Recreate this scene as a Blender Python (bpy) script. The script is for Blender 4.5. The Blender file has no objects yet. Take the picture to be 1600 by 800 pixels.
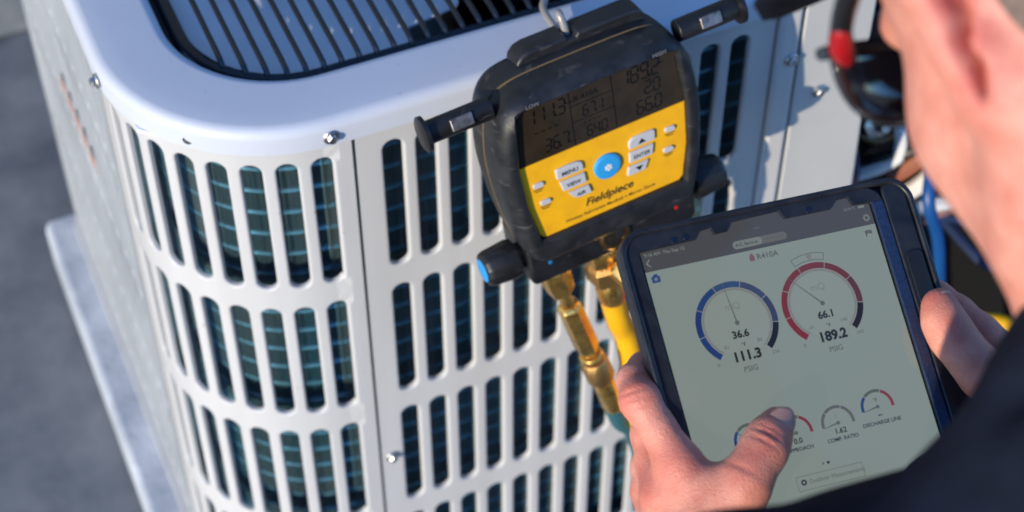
import bpy, bmesh, math, random
import numpy as np
from mathutils import Vector, Matrix
random.seed(7); np.random.seed(7)
R = math.radians
sc = bpy.context.scene

# ------------------------------------------------------------------ camera, sky, sun, exposure
cam_d = bpy.data.cameras.new('camera'); cam = bpy.data.objects.new('camera', cam_d); sc.collection.objects.link(cam)
cam.location = (-0.2802, -0.8460, 1.5362)
PITCH, HEAD = R(47.84), R(23.41)
cam.rotation_euler = (math.pi/2-PITCH, 0, -HEAD)
cam_d.sensor_width = 36; cam_d.lens = 65.69; cam_d.clip_start = 0.02; cam_d.clip_end = 500
cam_d.dof.use_dof = True; cam_d.dof.focus_distance = 1.035; cam_d.dof.aperture_fstop = 7.6; cam_d.dof.aperture_blades = 0
sc.camera = cam
SUN_EL, SUN_AZ = R(13.5), R(237.5)          # azimuth clockwise from +Y: the sun stands behind the camera, to its left
sdir = Vector((math.sin(SUN_AZ)*math.cos(SUN_EL), math.cos(SUN_AZ)*math.cos(SUN_EL), math.sin(SUN_EL)))
w = bpy.data.worlds.new('World'); sc.world = w; w.use_nodes = True
nt = w.node_tree; bg = nt.nodes['Background']
sky = nt.nodes.new('ShaderNodeTexSky'); sky.sky_type = 'NISHITA'; sky.sun_disc = False
sky.sun_elevation = SUN_EL; sky.sun_rotation = SUN_AZ; sky.air_density = 1.0; sky.dust_density = 0.02; sky.ozone_density = 6.0
nt.links.new(sky.outputs[0], bg.inputs[0]); bg.inputs[1].default_value = 0.15
sl = bpy.data.lights.new('sun', 'SUN'); so = bpy.data.objects.new('sun', sl); sc.collection.objects.link(so)
sl.energy = 2.0; sl.angle = R(0.6); sl.color = (1.0, 0.85, 0.62)
so.rotation_euler = sdir.to_track_quat('Z', 'Y').to_euler()
vs = sc.view_settings; vs.view_transform = 'Standard'; vs.look = 'None'; vs.exposure = 1.31; vs.gamma = 1.0
vs.use_curve_mapping = False
sc.cycles.use_denoising = True
sc.cycles.max_bounces = 8

# ------------------------------------------------------------------ helpers
COL = sc.collection
MATS = {}
def mat(name, col, rough=0.5, metal=0.0, var=0.0, vscale=20.0, bump=0.0, bscale=200.0, spec=0.5, emit=None, estr=0.0,
        coat=0.0, sss=0.0, col2=None, rvar=0.0, detail=4.0, stretch=None):
    if name in MATS: return MATS[name]
    m = bpy.data.materials.new(name); m.use_nodes = True; n = m.node_tree.nodes; l = m.node_tree.links
    b = n['Principled BSDF']
    b.inputs['Base Color'].default_value = (*col, 1); b.inputs['Roughness'].default_value = rough
    b.inputs['Metallic'].default_value = metal; b.inputs['Specular IOR Level'].default_value = spec
    if coat: b.inputs['Coat Weight'].default_value = coat; b.inputs['Coat Roughness'].default_value = 0.08
    if emit: b.inputs['Emission Color'].default_value = (*emit, 1); b.inputs['Emission Strength'].default_value = estr
    if sss:
        b.inputs['Subsurface Weight'].default_value = sss; b.inputs['Subsurface Radius'].default_value = (1.0, 0.30, 0.16)
        b.inputs['Subsurface Scale'].default_value = 0.009
    tc = None
    def coord():
        nonlocal tc
        if tc is None:
            tc = n.new('ShaderNodeTexCoord').outputs['Object']
            if stretch:
                mp = n.new('ShaderNodeMapping'); mp.inputs['Scale'].default_value = stretch; l.new(tc, mp.inputs[0]); tc = mp.outputs[0]
        return tc
    if var or rvar:
        t = n.new('ShaderNodeTexNoise'); t.inputs['Scale'].default_value = vscale; t.inputs['Detail'].default_value = detail
        t.inputs['Roughness'].default_value = 0.6
        l.new(coord(), t.inputs['Vector'])
        if var:
            r = n.new('ShaderNodeValToRGB'); r.color_ramp.elements[0].position = 0.33; r.color_ramp.elements[1].position = 0.67
            c2 = col2 or tuple(min(1, c*(1+var)) for c in col)
            c1 = col if col2 else tuple(c*(1-var) for c in col)
            r.color_ramp.elements[0].color = (*c1, 1); r.color_ramp.elements[1].color = (*c2, 1)
            l.new(t.outputs['Fac'], r.inputs[0]); l.new(r.outputs[0], b.inputs['Base Color'])
        if rvar:
            mr = n.new('ShaderNodeMapRange'); mr.inputs[1].default_value = 0.3; mr.inputs[2].default_value = 0.7
            mr.inputs[3].default_value = max(0.03, rough-rvar); mr.inputs[4].default_value = min(1, rough+rvar)
            l.new(t.outputs['Fac'], mr.inputs[0]); l.new(mr.outputs[0], b.inputs['Roughness'])
    if bump:
        t = n.new('ShaderNodeTexNoise'); t.inputs['Scale'].default_value = bscale; t.inputs['Detail'].default_value = 3
        l.new(coord(), t.inputs['Vector'])
        bp = n.new('ShaderNodeBump'); bp.inputs['Strength'].default_value = 1; bp.inputs['Distance'].default_value = bump
        l.new(t.outputs['Fac'], bp.inputs['Height']); l.new(bp.outputs[0], b.inputs['Normal'])
    MATS[name] = m
    return m

def tag(o, label=None, cat=None, group=None, kind=None):
    if label: o['label'] = label
    if cat: o['category'] = cat
    if group: o['group'] = group
    if kind: o['kind'] = kind
    return o
def empty(name, loc=(0,0,0), mtx=None):
    o = bpy.data.objects.new(name, None); COL.objects.link(o); o.empty_display_size = 0.05
    if mtx is not None: o.matrix_world = mtx
    else: o.location = loc
    return o
def link(name, me, parent=None, loc=None, rot=None, mtx=None):
    o = bpy.data.objects.new(name, me); COL.objects.link(o)
    if parent: o.parent = parent
    if loc is not None: o.location = loc
    if rot is not None: o.rotation_euler = rot
    if mtx is not None: o.matrix_local = mtx
    return o
def finish(me, m, smooth=True, angle=40):
    if m: me.materials.append(m)
    if smooth:
        me.polygons.foreach_set('use_smooth', [True]*len(me.polygons))
        if angle: me.set_sharp_from_angle(angle=R(angle))
    return me
class MB:
    """collects simple solids; build() links them as one mesh"""
    def __init__(s): s.v = []; s.f = []
    def add(s, vs, fs):
        k = len(s.v); s.v += [tuple(p) for p in vs]; s.f += [tuple(i+k for i in f) for f in fs]; return s
    def box(s, c, d, M=None):
        x, y, z = [k/2 for k in d]
        P = [Vector((sx*x, sy*y, sz*z)) for sx in (-1,1) for sy in (-1,1) for sz in (-1,1)]
        if M is not None: P = [M @ p for p in P]
        P = [p+Vector(c) for p in P]
        return s.add(P, [(0,1,3,2),(4,6,7,5),(0,4,5,1),(2,3,7,6),(0,2,6,4),(1,5,7,3)])
    def tube(s, pts, rad, n=10, cap=True):
        pts = [Vector(p) for p in pts]; rr = rad if hasattr(rad, '__len__') else [rad]*len(pts)
        rings = []; ref = None
        for i, p in enumerate(pts):
            t = (pts[min(i+1, len(pts)-1)]-pts[max(i-1, 0)]).normalized()
            if ref is None: ref = t.orthogonal().normalized()
            a = (ref-t*ref.dot(t)); a = a.normalized() if a.length > 1e-6 else t.orthogonal().normalized(); ref = a
            b = t.cross(a)
            rings.append([p+(a*math.cos(2*math.pi*k/n)+b*math.sin(2*math.pi*k/n))*rr[i] for k in range(n)])
        vs = [q for r_ in rings for q in r_]; fs = []
        for i in range(len(pts)-1):
            for k in range(n):
                fs.append((i*n+k, i*n+(k+1)%n, (i+1)*n+(k+1)%n, (i+1)*n+k))
        if cap: fs.append(tuple(range(n-1,-1,-1))); fs.append(tuple((len(pts)-1)*n+k for k in range(n)))
        return s.add(vs, fs)
    def lathe(s, o, axis, prof, n=24, flute=0, fdepth=0):
        """prof: (distance along axis, radius)"""
        a = Vector(axis).normalized(); u = a.orthogonal().normalized(); v = a.cross(u); o = Vector(o); vs = []; fs = []
        for d, r_ in prof:
            for k in range(n):
                q = r_*(1-(fdepth if flute and (k % flute == 0) else 0)); t = 2*math.pi*k/n
                vs.append(o+a*d+(u*math.cos(t)+v*math.sin(t))*q)
        for i in range(len(prof)-1):
            for k in range(n): fs.append((i*n+k, i*n+(k+1)%n, (i+1)*n+(k+1)%n, (i+1)*n+k))
        fs.append(tuple(range(n-1,-1,-1))); fs.append(tuple((len(prof)-1)*n+k for k in range(n)))
        return s.add(vs, fs)
    def prism(s, poly, z0, z1, taper=0.0):
        n = len(poly); cx = sum(p[0] for p in poly)/n; cy = sum(p[1] for p in poly)/n
        top = [(cx+(p[0]-cx)*(1-taper), cy+(p[1]-cy)*(1-taper), z1) for p in poly]
        return s.add([(p[0], p[1], z0) for p in poly]+top,
                     [tuple(range(n-1,-1,-1)), tuple(range(n, 2*n))]+[(i, (i+1)%n, n+(i+1)%n, n+i) for i in range(n)])
    def mesh(s, name, m, smooth=True, angle=40):
        me = bpy.data.meshes.new(name); me.from_pydata([tuple(p) for p in s.v], [], s.f); me.update()
        return finish(me, m, smooth, angle)
    def build(s, name, m, parent=None, smooth=True, angle=40, bevel=0, **k):
        o = link(name, s.mesh(name, m, smooth, angle), parent, **k)
        if bevel:
            b = o.modifiers.new('bevel', 'BEVEL'); b.width = bevel; b.segments = 3; b.limit_method = 'ANGLE'; b.angle_limit = R(35)
        return o
def spline(pts, n=8):
    P = [Vector(p) for p in pts]; out = []
    for i in range(len(P)-1):
        a, b, c, d = P[max(i-1,0)], P[i], P[i+1], P[min(i+2,len(P)-1)]
        for k in range(n):
            t = k/n
            out.append(0.5*((2*b)+(c-a)*t+(2*a-5*b+4*c-d)*t*t+(3*b-a-3*c+d)*t**3))
    out.append(P[-1]); return out
def rrect(x0, x1, y0, y1, r, n=8):
    out = []
    for cx, cy, a0 in ((x1-r,y1-r,0),(x0+r,y1-r,90),(x0+r,y0+r,180),(x1-r,y0+r,270)):
        for k in range(n+1):
            a = R(a0+90*k/n); out.append((cx+r*math.cos(a), cy+r*math.sin(a)))
    return out
def text(s, size, x, y, z, m, parent, align='LEFT', bold=0.0, shear=0.0, name='lettering', sx=1.0):
    c = bpy.data.curves.new(name, 'FONT'); c.body = s; c.size = size; c.align_x = align; c.align_y = 'BOTTOM_BASELINE'
    c.offset = bold*size; c.shear = shear; c.resolution_u = 3; c.materials.append(m)
    t = bpy.data.objects.new(name, c); me = bpy.data.meshes.new_from_object(t); bpy.data.objects.remove(t); bpy.data.curves.remove(c)
    me.name = name; o = link(name, me, parent, (x, y, z)); o.scale = (sx, 1, 1)
    return o
def weighted(o):
    o.modifiers.new('wn', 'WEIGHTED_NORMAL').keep_sharp = True

# ------------------------------------------------------------------ materials
M_paint = mat('warm white sheet metal paint', (0.50,0.50,0.505), 0.42, var=0.08, vscale=22, col2=(0.56,0.56,0.575), bump=0.00006, bscale=900, rvar=0.08, stretch=(1,1,0.12), detail=6)
M_lid = mat('sky tinted lid paint', (0.525,0.56,0.645), 0.52, var=0.04, vscale=5, bump=0.00006, bscale=900, rvar=0.08)  # cabinet paint with the blue of sky light mixed into the colour
M_fin = mat('teal coated coil fins', (0.035,0.120,0.160), 0.38, metal=0.15, var=0.5, vscale=22, col2=(0.115,0.165,0.185), stretch=(1,1,0.25))
M_ctube = mat('blue teal coil tube', (0.10,0.30,0.44), 0.18, metal=0.4, var=0.5, vscale=45)
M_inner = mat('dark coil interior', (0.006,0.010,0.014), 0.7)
M_blackwire = mat('black vinyl coated wire', (0.010,0.012,0.018), 0.28, spec=0.6)
M_zinc = mat('zinc plated steel', (0.50,0.50,0.51), 0.38, metal=1.0, var=0.2, vscale=300)
M_rubber = mat('black rubber boot', (0.016,0.017,0.020), 0.46, var=0.35, vscale=60, bump=0.0001, bscale=700, rvar=0.12)
M_blackplas = mat('matt black plastic', (0.011,0.011,0.013), 0.40, var=0.3, vscale=50, rvar=0.1)
M_brass = mat('brass', (0.86,0.53,0.15), 0.28, metal=0.92, var=0.2, vscale=120, rvar=0.08)
M_yellow = mat('yellow keypad film', (0.80,0.395,0.010), 0.42, var=0.05, vscale=70, col2=(0.92,0.47,0.008), detail=8)
M_key = mat('grey keypad button', (0.50,0.51,0.55), 0.45)
M_ink = mat('black print', (0.012,0.012,0.014), 0.5)
M_concrete = mat('grey concrete', (0.115,0.132,0.158), 0.9, var=0.3, vscale=9, bump=0.0004, bscale=90, col2=(0.235,0.25,0.27), detail=7)
M_pad = mat('pale pad concrete', (0.33,0.37,0.44), 0.85, var=0.2, vscale=16, bump=0.001, bscale=160, col2=(0.56,0.60,0.67), detail=8)
M_wall = mat('grey green siding paint', (0.16,0.18,0.18), 0.7, var=0.06, vscale=8)

def scuff(m, col, scale, stretch, lo, hi, amount):
    n = m.node_tree.nodes; l = m.node_tree.links; b = n['Principled BSDF']
    tc = n.new('ShaderNodeTexCoord'); mp = n.new('ShaderNodeMapping'); mp.inputs['Scale'].default_value = stretch; mp.inputs['Rotation'].default_value = (0.5,0.9,0.7)
    t = n.new('ShaderNodeTexNoise'); t.inputs['Scale'].default_value = scale; t.inputs['Detail'].default_value = 6; t.inputs['Distortion'].default_value = 0.6
    mr = n.new('ShaderNodeMapRange'); mr.inputs[1].default_value = lo; mr.inputs[2].default_value = hi; mr.inputs[4].default_value = amount
    mx = n.new('ShaderNodeMix'); mx.data_type = 'RGBA'; mx.inputs[7].default_value = (*col, 1)
    l.new(tc.outputs['Object'], mp.inputs[0]); l.new(mp.outputs[0], t.inputs['Vector']); l.new(t.outputs['Fac'], mr.inputs[0]); l.new(mr.outputs[0], mx.inputs[0])
    bc = b.inputs['Base Color']
    if bc.links: l.new(bc.links[0].from_socket, mx.inputs[6])
    else: mx.inputs[6].default_value = bc.default_value
    l.new(mx.outputs[2], bc)
scuff(M_rubber, (0.085,0.080,0.078), 60, (1,6,1), 0.62, 0.70, 0.7)
scuff(M_blackplas, (0.07,0.066,0.062), 70, (1,5,1), 0.63, 0.72, 0.6)
scuff(M_lid, (0.36,0.36,0.36), 130, (1,1,1), 0.72, 0.76, 0.6)
scuff(M_paint, (0.30,0.27,0.23), 150, (1,1,1), 0.71, 0.76, 0.6)
scuff(M_brass, (0.30,0.17,0.07), 90, (1,1,1), 0.55, 0.72, 0.4)
# ------------------------------------------------------------------ setting: ground, pad, house wall
Z0 = 0.67                                    # height of the top row of louver slots
def ground_mesh():
    n = 60; vs = []; fs = []
    xs = np.concatenate([[-60,-20,-8],np.linspace(-3,3,n),[8,20,60]])
    for x in xs:
        for y in xs: vs.append((x, y+0.5, 0.004*math.sin(x*2.3)*math.cos(y*1.7) if abs(x)<3 and abs(y)<3 else 0))
    k = len(xs)
    for i in range(k-1):
        for j in range(k-1): fs.append((i*k+j, (i+1)*k+j, (i+1)*k+j+1, i*k+j+1))
    return vs, fs
g = MB().add(*ground_mesh()).build('ground', M_concrete); g['kind'] = 'structure'; g.location.z = -0.004
n_ = M_concrete.node_tree; pb = n_.nodes['Principled BSDF']           # dark stains and pits on the slab
tcs = n_.nodes.new('ShaderNodeTexCoord'); vo = n_.nodes.new('ShaderNodeTexVoronoi'); vo.inputs['Scale'].default_value = 9.0
n_.links.new(tcs.outputs['Object'], vo.inputs['Vector'])
rp = n_.nodes.new('ShaderNodeValToRGB'); rp.color_ramp.elements[0].position = 0.05; rp.color_ramp.elements[0].color = (0.35,0.34,0.33,1)
rp.color_ramp.elements[1].position = 0.22; rp.color_ramp.elements[1].color = (1,1,1,1)
mx = n_.nodes.new('ShaderNodeMix'); mx.data_type = 'RGBA'; mx.blend_type = 'MULTIPLY'; mx.inputs[0].default_value = 0.7
old = pb.inputs['Base Color'].links[0].from_socket
n_.links.new(vo.outputs['Distance'], rp.inputs[0]); n_.links.new(old, mx.inputs[6]); n_.links.new(rp.outputs[0], mx.inputs[7]); n_.links.new(mx.outputs[2], pb.inputs['Base Color'])

b = MB(); b.prism(rrect(-0.196,0.70,-0.09,0.625,0.012,3), 0.0, 0.066)
pad = b.build('equipment_pad', M_pad, bevel=0.006)
tag(pad, 'pale rectangular concrete pad under the air conditioner', 'pad')

wall = empty('house_wall', (0,1.02,0)); tag(wall, 'grey green lap siding house wall behind the air conditioner', 'wall')
MB().box((0,0.08,0.10),(9,0.16,0.20)).build('foundation', M_concrete, wall)
sid = MB().add([(-4.5,-0.004,0),(4.5,-0.004,0),(4.5,0.006,0.19),(-4.5,0.006,0.19),(-4.5,0.02,0),(4.5,0.02,0),(4.5,0.02,0.19),(-4.5,0.02,0.19)],
     [(0,1,2,3),(0,4,5,1),(3,2,6,7),(0,3,7,4),(1,5,6,2)]).mesh('siding', M_wall, False)
for k in range(14): link('siding_board', sid, wall, (0,0.01,0.20+k*0.185))
MB().box((0,0.12,1.5),(9,0.16,2.6)).build('sheathing', M_wall, wall)

# ------------------------------------------------------------------ condenser unit
PIT, ROW, SL, CR = 0.02376, 0.14409, 0.1225, 0.121
CX, CY = -0.042, 0.123
unit = empty('condenser_unit', (0.22,0.30,0.066)); UO = Vector(unit.location)
tag(unit, 'off white outdoor air conditioner with slotted louver panels and a black fan grille', 'air conditioner')
def uadd(mb, name, m, parent=unit, **k):
    o = mb.build(name, m, parent, **k)
    if parent is unit: o.location = -UO
    return o
def path(u, d=0.0):
    """plan point at arc length u along the cabinet (u = x on the front), d inwards"""
    if u >= CX: return (u, d)
    a = (CX-u)/CR
    if a <= math.pi/2: return (CX-(CR-d)*math.sin(a), CY-(CR-d)*math.cos(a))
    return (CX-CR+d, CY+(CX-u)-CR*math.pi/2)
def usteps(u0, u1):
    n = max(2, int(abs(u1-u0)/0.004)); return [u0+(u1-u0)*i/n for i in range(n+1)]
def louver(u0, u1, slots, zhi, zlo, rows=4, a=0.0072):
    vs = []; fs = []
    def V(u, z, d): x, y = path(u, d); vs.append((x, y, Z0+z)); return len(vs)-1
    g2 = (ROW-SL)/2; phc = math.atan2(a+g2, PIT/2)
    ph = list(np.linspace(0,phc,5))+list(np.linspace(phc,math.pi-phc,7))[1:]+list(np.linspace(math.pi-phc,math.pi,5))[1:]
    tops = sorted({round(min(1,max(-1,(a+g2)/math.tan(p) / (PIT/2) if abs(math.tan(p))>1e-6 else 1)),6) for p in ph[4:11]})
    prof = [(0.0021,0),(0.0013,0.0001),(0.0006,0.0005),(0.00015,0.0011),(0,0.0019),(0,0.0042)]
    for s in slots:
        for k in range(rows):
            zt = -k*ROW; zb = zt-SL
            loop = []
            for p in ph:                                     # top cap
                c, sn = math.cos(p), math.sin(p)
                t = min((PIT/2)/abs(c) if abs(c)>1e-9 else 9, (a+g2)/sn if sn>1e-9 else 9)
                loop.append(((c, sn, zt-a), (s+c*t, zt-a+sn*t)))
            for j in range(1,6):                             # far side down
                z = (zt-a)+((zb+a)-(zt-a))*j/6; loop.append(((-1,0,z),(s-PIT/2,z)))
            for p in ph:
                c, sn = math.cos(p+math.pi), math.sin(p+math.pi)
                t = min((PIT/2)/abs(c) if abs(c)>1e-9 else 9, (a+g2)/abs(sn) if abs(sn)>1e-9 else 9)
                loop.append(((c, sn, zb+a), (s+c*t, zb+a+sn*t)))
            for j in range(1,6):
                z = (zb+a)+((zt-a)-(zb+a))*j/6; loop.append(((1,0,z),(s+PIT/2,z)))
            n = len(loop); rings = [[V(q[1][0], q[1][1], 0) for q in loop]]
            for off, d in prof: rings.append([V(s+q[0][0]*(a+off), q[0][2]+q[0][1]*(a+off), d) for q in loop])
            for r0, r1 in zip(rings, rings[1:]):
                for i in range(n): fs.append((r0[i], r1[i], r1[(i+1)%n], r0[(i+1)%n]))
    if slots:
        us = sorted({round(s+t*PIT/2,7) for s in slots for t in list(tops)+[-1,1]})
        lo, hi = min(slots)-PIT/2, max(slots)+PIT/2
        ztop, zbot = g2, -(rows-1)*ROW-SL-g2
        def strip(ul, za, zb_, d=0.0):
            for p, q in zip(ul, ul[1:]):
                fs.append((V(p,za,d),V(p,zb_,d),V(q,zb_,d),V(q,za,d)))
        strip(us, zhi, ztop); strip(us, zbot, zlo)
        strip(usteps(u0, lo), zhi, zlo); strip(usteps(hi, u1), zhi, zlo)
    else:
        for p, q in zip(usteps(u0,u1), usteps(u0,u1)[1:]): fs.append((V(p,zhi,0),V(p,zlo,0),V(q,zlo,0),V(q,zhi,0)))
    for u, sgn in ((u0,1),(u1,-1)):                          # folded side flanges
        A = (V(u,zhi,0),V(u,zlo,0)); B = (V(u+sgn*0.0012,zhi,0.0012),V(u+sgn*0.0012,zlo,0.0012)); Cc = (V(u+sgn*0.0012,zhi,0.012),V(u+sgn*0.0012,zlo,0.012))
        fs.append((A[0],B[0],B[1],A[1])); fs.append((B[0],Cc[0],Cc[1],B[1]))
    me = bpy.data.meshes.new('louver'); me.from_pydata(vs, [], fs)
    bm = bmesh.new(); bm.from_mesh(me); bmesh.ops.remove_doubles(bm, verts=bm.verts, dist=2e-5)
    bmesh.ops.recalc_face_normals(bm, faces=bm.faces); bm.to_mesh(me); bm.free()
    return finish(me, M_paint, True, 50)
def panel(me, name):
    o = link(name, me, unit, -UO); weighted(o); return o
panel(louver(-0.0262, 0.2885, [i*PIT for i in range(12)], 0.030, -0.598), 'louver_panel')['label'] = 'flat louver panel behind the gauge'
panel(louver(-0.248, -0.0285, [-0.0489-k*PIT for k in range(8)], 0.030, -0.598), 'corner_louver_panel')['label'] = 'rounded corner louver panel'
M_side = mat('side panel paint darkened for shade', (0.34,0.365,0.40), 0.45, var=0.12, vscale=9, bump=0.00006, bscale=900, rvar=0.08)  # darker colour stands in for weaker light on this side
_sp = panel(louver(-0.705, -0.2502, [-0.277-k*PIT for k in range(18)], 0.030, -0.598), 'louver_panel'); _sp['label'] = 'side louver panel seen edge on'; _sp.data.materials[0] = M_side
# back corner and back wall
b = MB(); pts = []
for k in range(11):
    a = R(9*k); pts.append((CX-CR*math.cos(a), 0.595+0.05*math.sin(a) if False else 0.583+CR*0.4*math.sin(a)))
pl = [(CX-CR+0.001, 0.585)]+[(CX-CR+0.05-0.049*math.cos(R(9*k)), 0.585+0.049*math.sin(R(9*k))) for k in range(11)]+[(0.633,0.634),(0.633,0.15)]
for p, q in zip(pl, pl[1:]):
    b.add([(p[0],p[1],Z0-0.598),(q[0],q[1],Z0-0.598),(q[0],q[1],Z0+0.03),(p[0],p[1],Z0+0.03)], [(0,1,2,3)])
uadd(b, 'back_panel', M_paint)
# base pan
out = [path(u,-0.004) for u in usteps(0.62,-0.70)]+[(-0.167,0.60),(-0.14,0.637),(0.62,0.637)]
b = MB(); b.prism([(p[0],p[1]) for p in reversed(out)], 0.066, 0.078); uadd(b, 'base_pan', M_paint)
# coil
fs = []; vs = []; u = -0.69; k = 0; prev = None                     # folded fin pack: narrow ridges over its whole height
while u < 0.285:
    row = []
    for du, dd in ((0,0.0310),(0.0006,0.0310),(0.0008,0.0345),(0.0016,0.0345),(0.0018,0.0310)):
        x, y = path(u+du, dd+random.uniform(-0.0002,0.0002)); row.append(len(vs)); vs += [(x,y,0.082),(x,y,Z0+0.02)]
    if prev is not None: row = [prev]+row
    for p, q in zip(row, row[1:]): fs.append((p,q,q+1,p+1))
    prev = row[-1]; u += 0.0019+random.uniform(-.00015,.00015)
o = uadd(MB().add(vs, fs), 'coil_fins', M_fin, smooth=False); o['kind'] = 'stuff'
us_ = [-0.69+0.98*i/60 for i in range(61)]
b = MB()
for p, q in zip(us_, us_[1:]):
    A, B = path(p,0.048), path(q,0.048); b.add([(A[0],A[1],0.08),(B[0],B[1],0.08),(B[0],B[1],Z0+0.02),(A[0],A[1],Z0+0.02)], [(0,1,2,3)])
uadd(b, 'coil_backing', M_inner)
tubem = MB().tube([(*path(p,0.0336),0) for p in us_], 0.0030, 8).mesh('coil_tube', M_ctube)
for k in range(28):
    link('coil_tube', tubem, unit, -UO+Vector((0,0,Z0+0.008-k*0.0213)))

# lid with rounded outer edge, opening and down-turned lip
LX0, LX1, LY0, LY1, LR = -0.1675, 0.635, -0.0052, 0.640, 0.1255
HX0, HX1, HY0, HY1, HR = -0.117, 0.575, 0.0425, 0.585, 0.085
zt = 0.037
prof = [('o',0.0,0.0165),('o',0.0,0.0290),('o',0.0006,0.0318),('o',0.0022,0.0345),('o',0.0046,0.0362),('o',0.008,0.0370),('o',0.02,0.0372),
        ('h',-0.006,0.0372),('h',-0.0015,0.0366),('h',0.0008,0.0345),('h',0.0015,0.031),('h',0.0018,0.008)]
rings = []
for kd, d, z in prof:
    if kd == 'o': r_ = rrect(LX0+d,LX1-d,LY0+d,LY1-d,max(LR-d,0.002),16)
    else: r_ = rrect(HX0+d,HX1-d,HY0+d,HY1-d,HR-d,16)
    rings.append([(x,y,Z0+z) for x,y in r_])
n = len(rings[0]); b = MB(); b.v = [p for r_ in rings for p in r_]
for i in range(len(rings)-1):
    for k in range(n): b.f.append((i*n+k, i*n+(k+1)%n, (i+1)*n+(k+1)%n, (i+1)*n+k))
o = uadd(b, 'lid', M_lid, angle=60); weighted(o)
# deck under the grille, fan and motor
M_deck = mat('sky tinted fan deck paint', (0.82,0.87,0.95), 0.4, var=0.08, vscale=9, rvar=0.1)  # blue in the colour stands in for reflected sky
deck = spline([(0.045,0.085,0),(0.0724,0.0900,0),(0.0850,0.0935,0),(0.0862,0.1010,0),(0.0785,0.1075,0),(0.0336,0.1329,0),(-0.02,0.160,0),(-0.07,0.182,0),(-0.12,0.20,0)],6)
poly = [(p.x,p.y) for p in deck]+[(-0.155,0.205),(-0.155,0.06),(-0.12,0.03),(0.0,0.026),(0.02,0.03),(0.04,0.07)]
b = MB(); b.prism(poly, Z0+0.014, Z0+0.016); uadd(b, 'fan_deck', M_deck)
FC = Vector((0.23,0.315,Z0-0.09)); b = MB()
fan = empty('fan'); fan.parent = unit; fan.location = FC-UO
MB().lathe((0,0,-0.03),(0,0,1),[(0,0.03),(0.005,0.042),(0.05,0.042),(0.055,0.036)],24).build('fan_hub', M_blackplas, fan)
MB().lathe((0,0,-0.16),(0,0,1),[(0,0.05),(0.01,0.07),(0.11,0.07),(0.13,0.05)],28).build('fan_motor', M_blackplas, fan)
bl = MB(); nn = 10; vv = []
for i in range(nn+1):
    r_ = 0.04+0.20*i/nn; wd = 0.35+0.25*math.sin(math.pi*i/nn*0.8)
    for j in range(7):
        a = wd*(j/6-0.5)*(1.4-0.5*i/nn); vv.append((r_*math.cos(a), r_*math.sin(a), 0.06*(j/6-0.5)*(1-0.4*i/nn)))
bl.add(vv, [(i*7+j, i*7+j+1, (i+1)*7+j+1, (i+1)*7+j) for i in range(nn) for j in range(6)])
blm = bl.mesh('fan_blade', mat('grey aluminium blade', (0.35,0.36,0.38), 0.35, metal=0.8))
for k in range(4):
    o = link('fan_blade', blm, fan, (0,0,0), (0,0,R(20+90*k))); so_ = o.modifiers.new('s','SOLIDIFY'); so_.thickness = 0.0015
b = MB(); ii = rrect(HX0-0.01,HX1+0.01,HY0-0.01,HY1+0.01,0.06,8)
b.add([(x,y,0.085) for x,y in ii], [tuple(range(len(ii)))]); uadd(b, 'interior_floor', M_inner)
# fan grille
gr = empty('fan_grille'); gr.parent = unit; gr.location = -UO
def ring(d, z, rad, name):
    pts = [(x,y,Z0+z) for x,y in rrect(HX0+d,HX1-d,HY0+d,HY1-d,HR-d*0.8,12)]; b = MB()
    P = [Vector(p) for p in pts]; n = len(P); m = 8; vs = []
    for i, p in enumerate(P):
        t = (P[(i+1)%n]-P[i-1]).normalized(); a = t.cross(Vector((0,0,1))); 
        for k in range(m): vs.append(p+(a*math.cos(2*math.pi*k/m)+Vector((0,0,1))*math.sin(2*math.pi*k/m))*rad)
    b.add(vs, [(i*m+k, i*m+(k+1)%m, ((i+1)%n)*m+(k+1)%m, ((i+1)%n)*m+k) for i in range(n) for k in range(m)])
    return b.build(name, M_blackwire, gr)
ring(0.0125, 0.024, 0.0042, 'grille_ring'); ring(0.007, 0.014, 0.005, 'grille_ring')
gx = -0.0880
while gx < 0.555:
    d = 0.0125
    def ylim(x):
        r_ = HR-d*0.8; x0 = HX0+d; x1 = HX1-d; e = 0
        if x < x0+r_: e = r_-math.sqrt(max(0, r_*r_-(x0+r_-x)**2))
        if x > x1-r_: e = r_-math.sqrt(max(0, r_*r_-(x-x1+r_)**2))
        return HY0+d+e, HY1-d-e
    y0, y1 = ylim(gx)
    MB().tube([(gx,y0-0.001,Z0+0.023),(gx,y0+0.0005,Z0+0.0282),(gx,y0+0.004,Z0+0.0305),(gx,y0+0.012,Z0+0.0312),(gx,(y0+y1)/2,Z0+0.034),(gx,y1-0.012,Z0+0.0312),(gx,y1+0.001,Z0+0.023)], 0.00205, 8).build('grille_bar', M_blackwire, gr)
    gx += 0.01245
b = MB().tube([(HX0+0.02,0.30,Z0+0.029),(HX1-0.02,0.30,Z0+0.029)], 0.003, 8); b.build('grille_brace', M_blackwire, gr)
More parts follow.
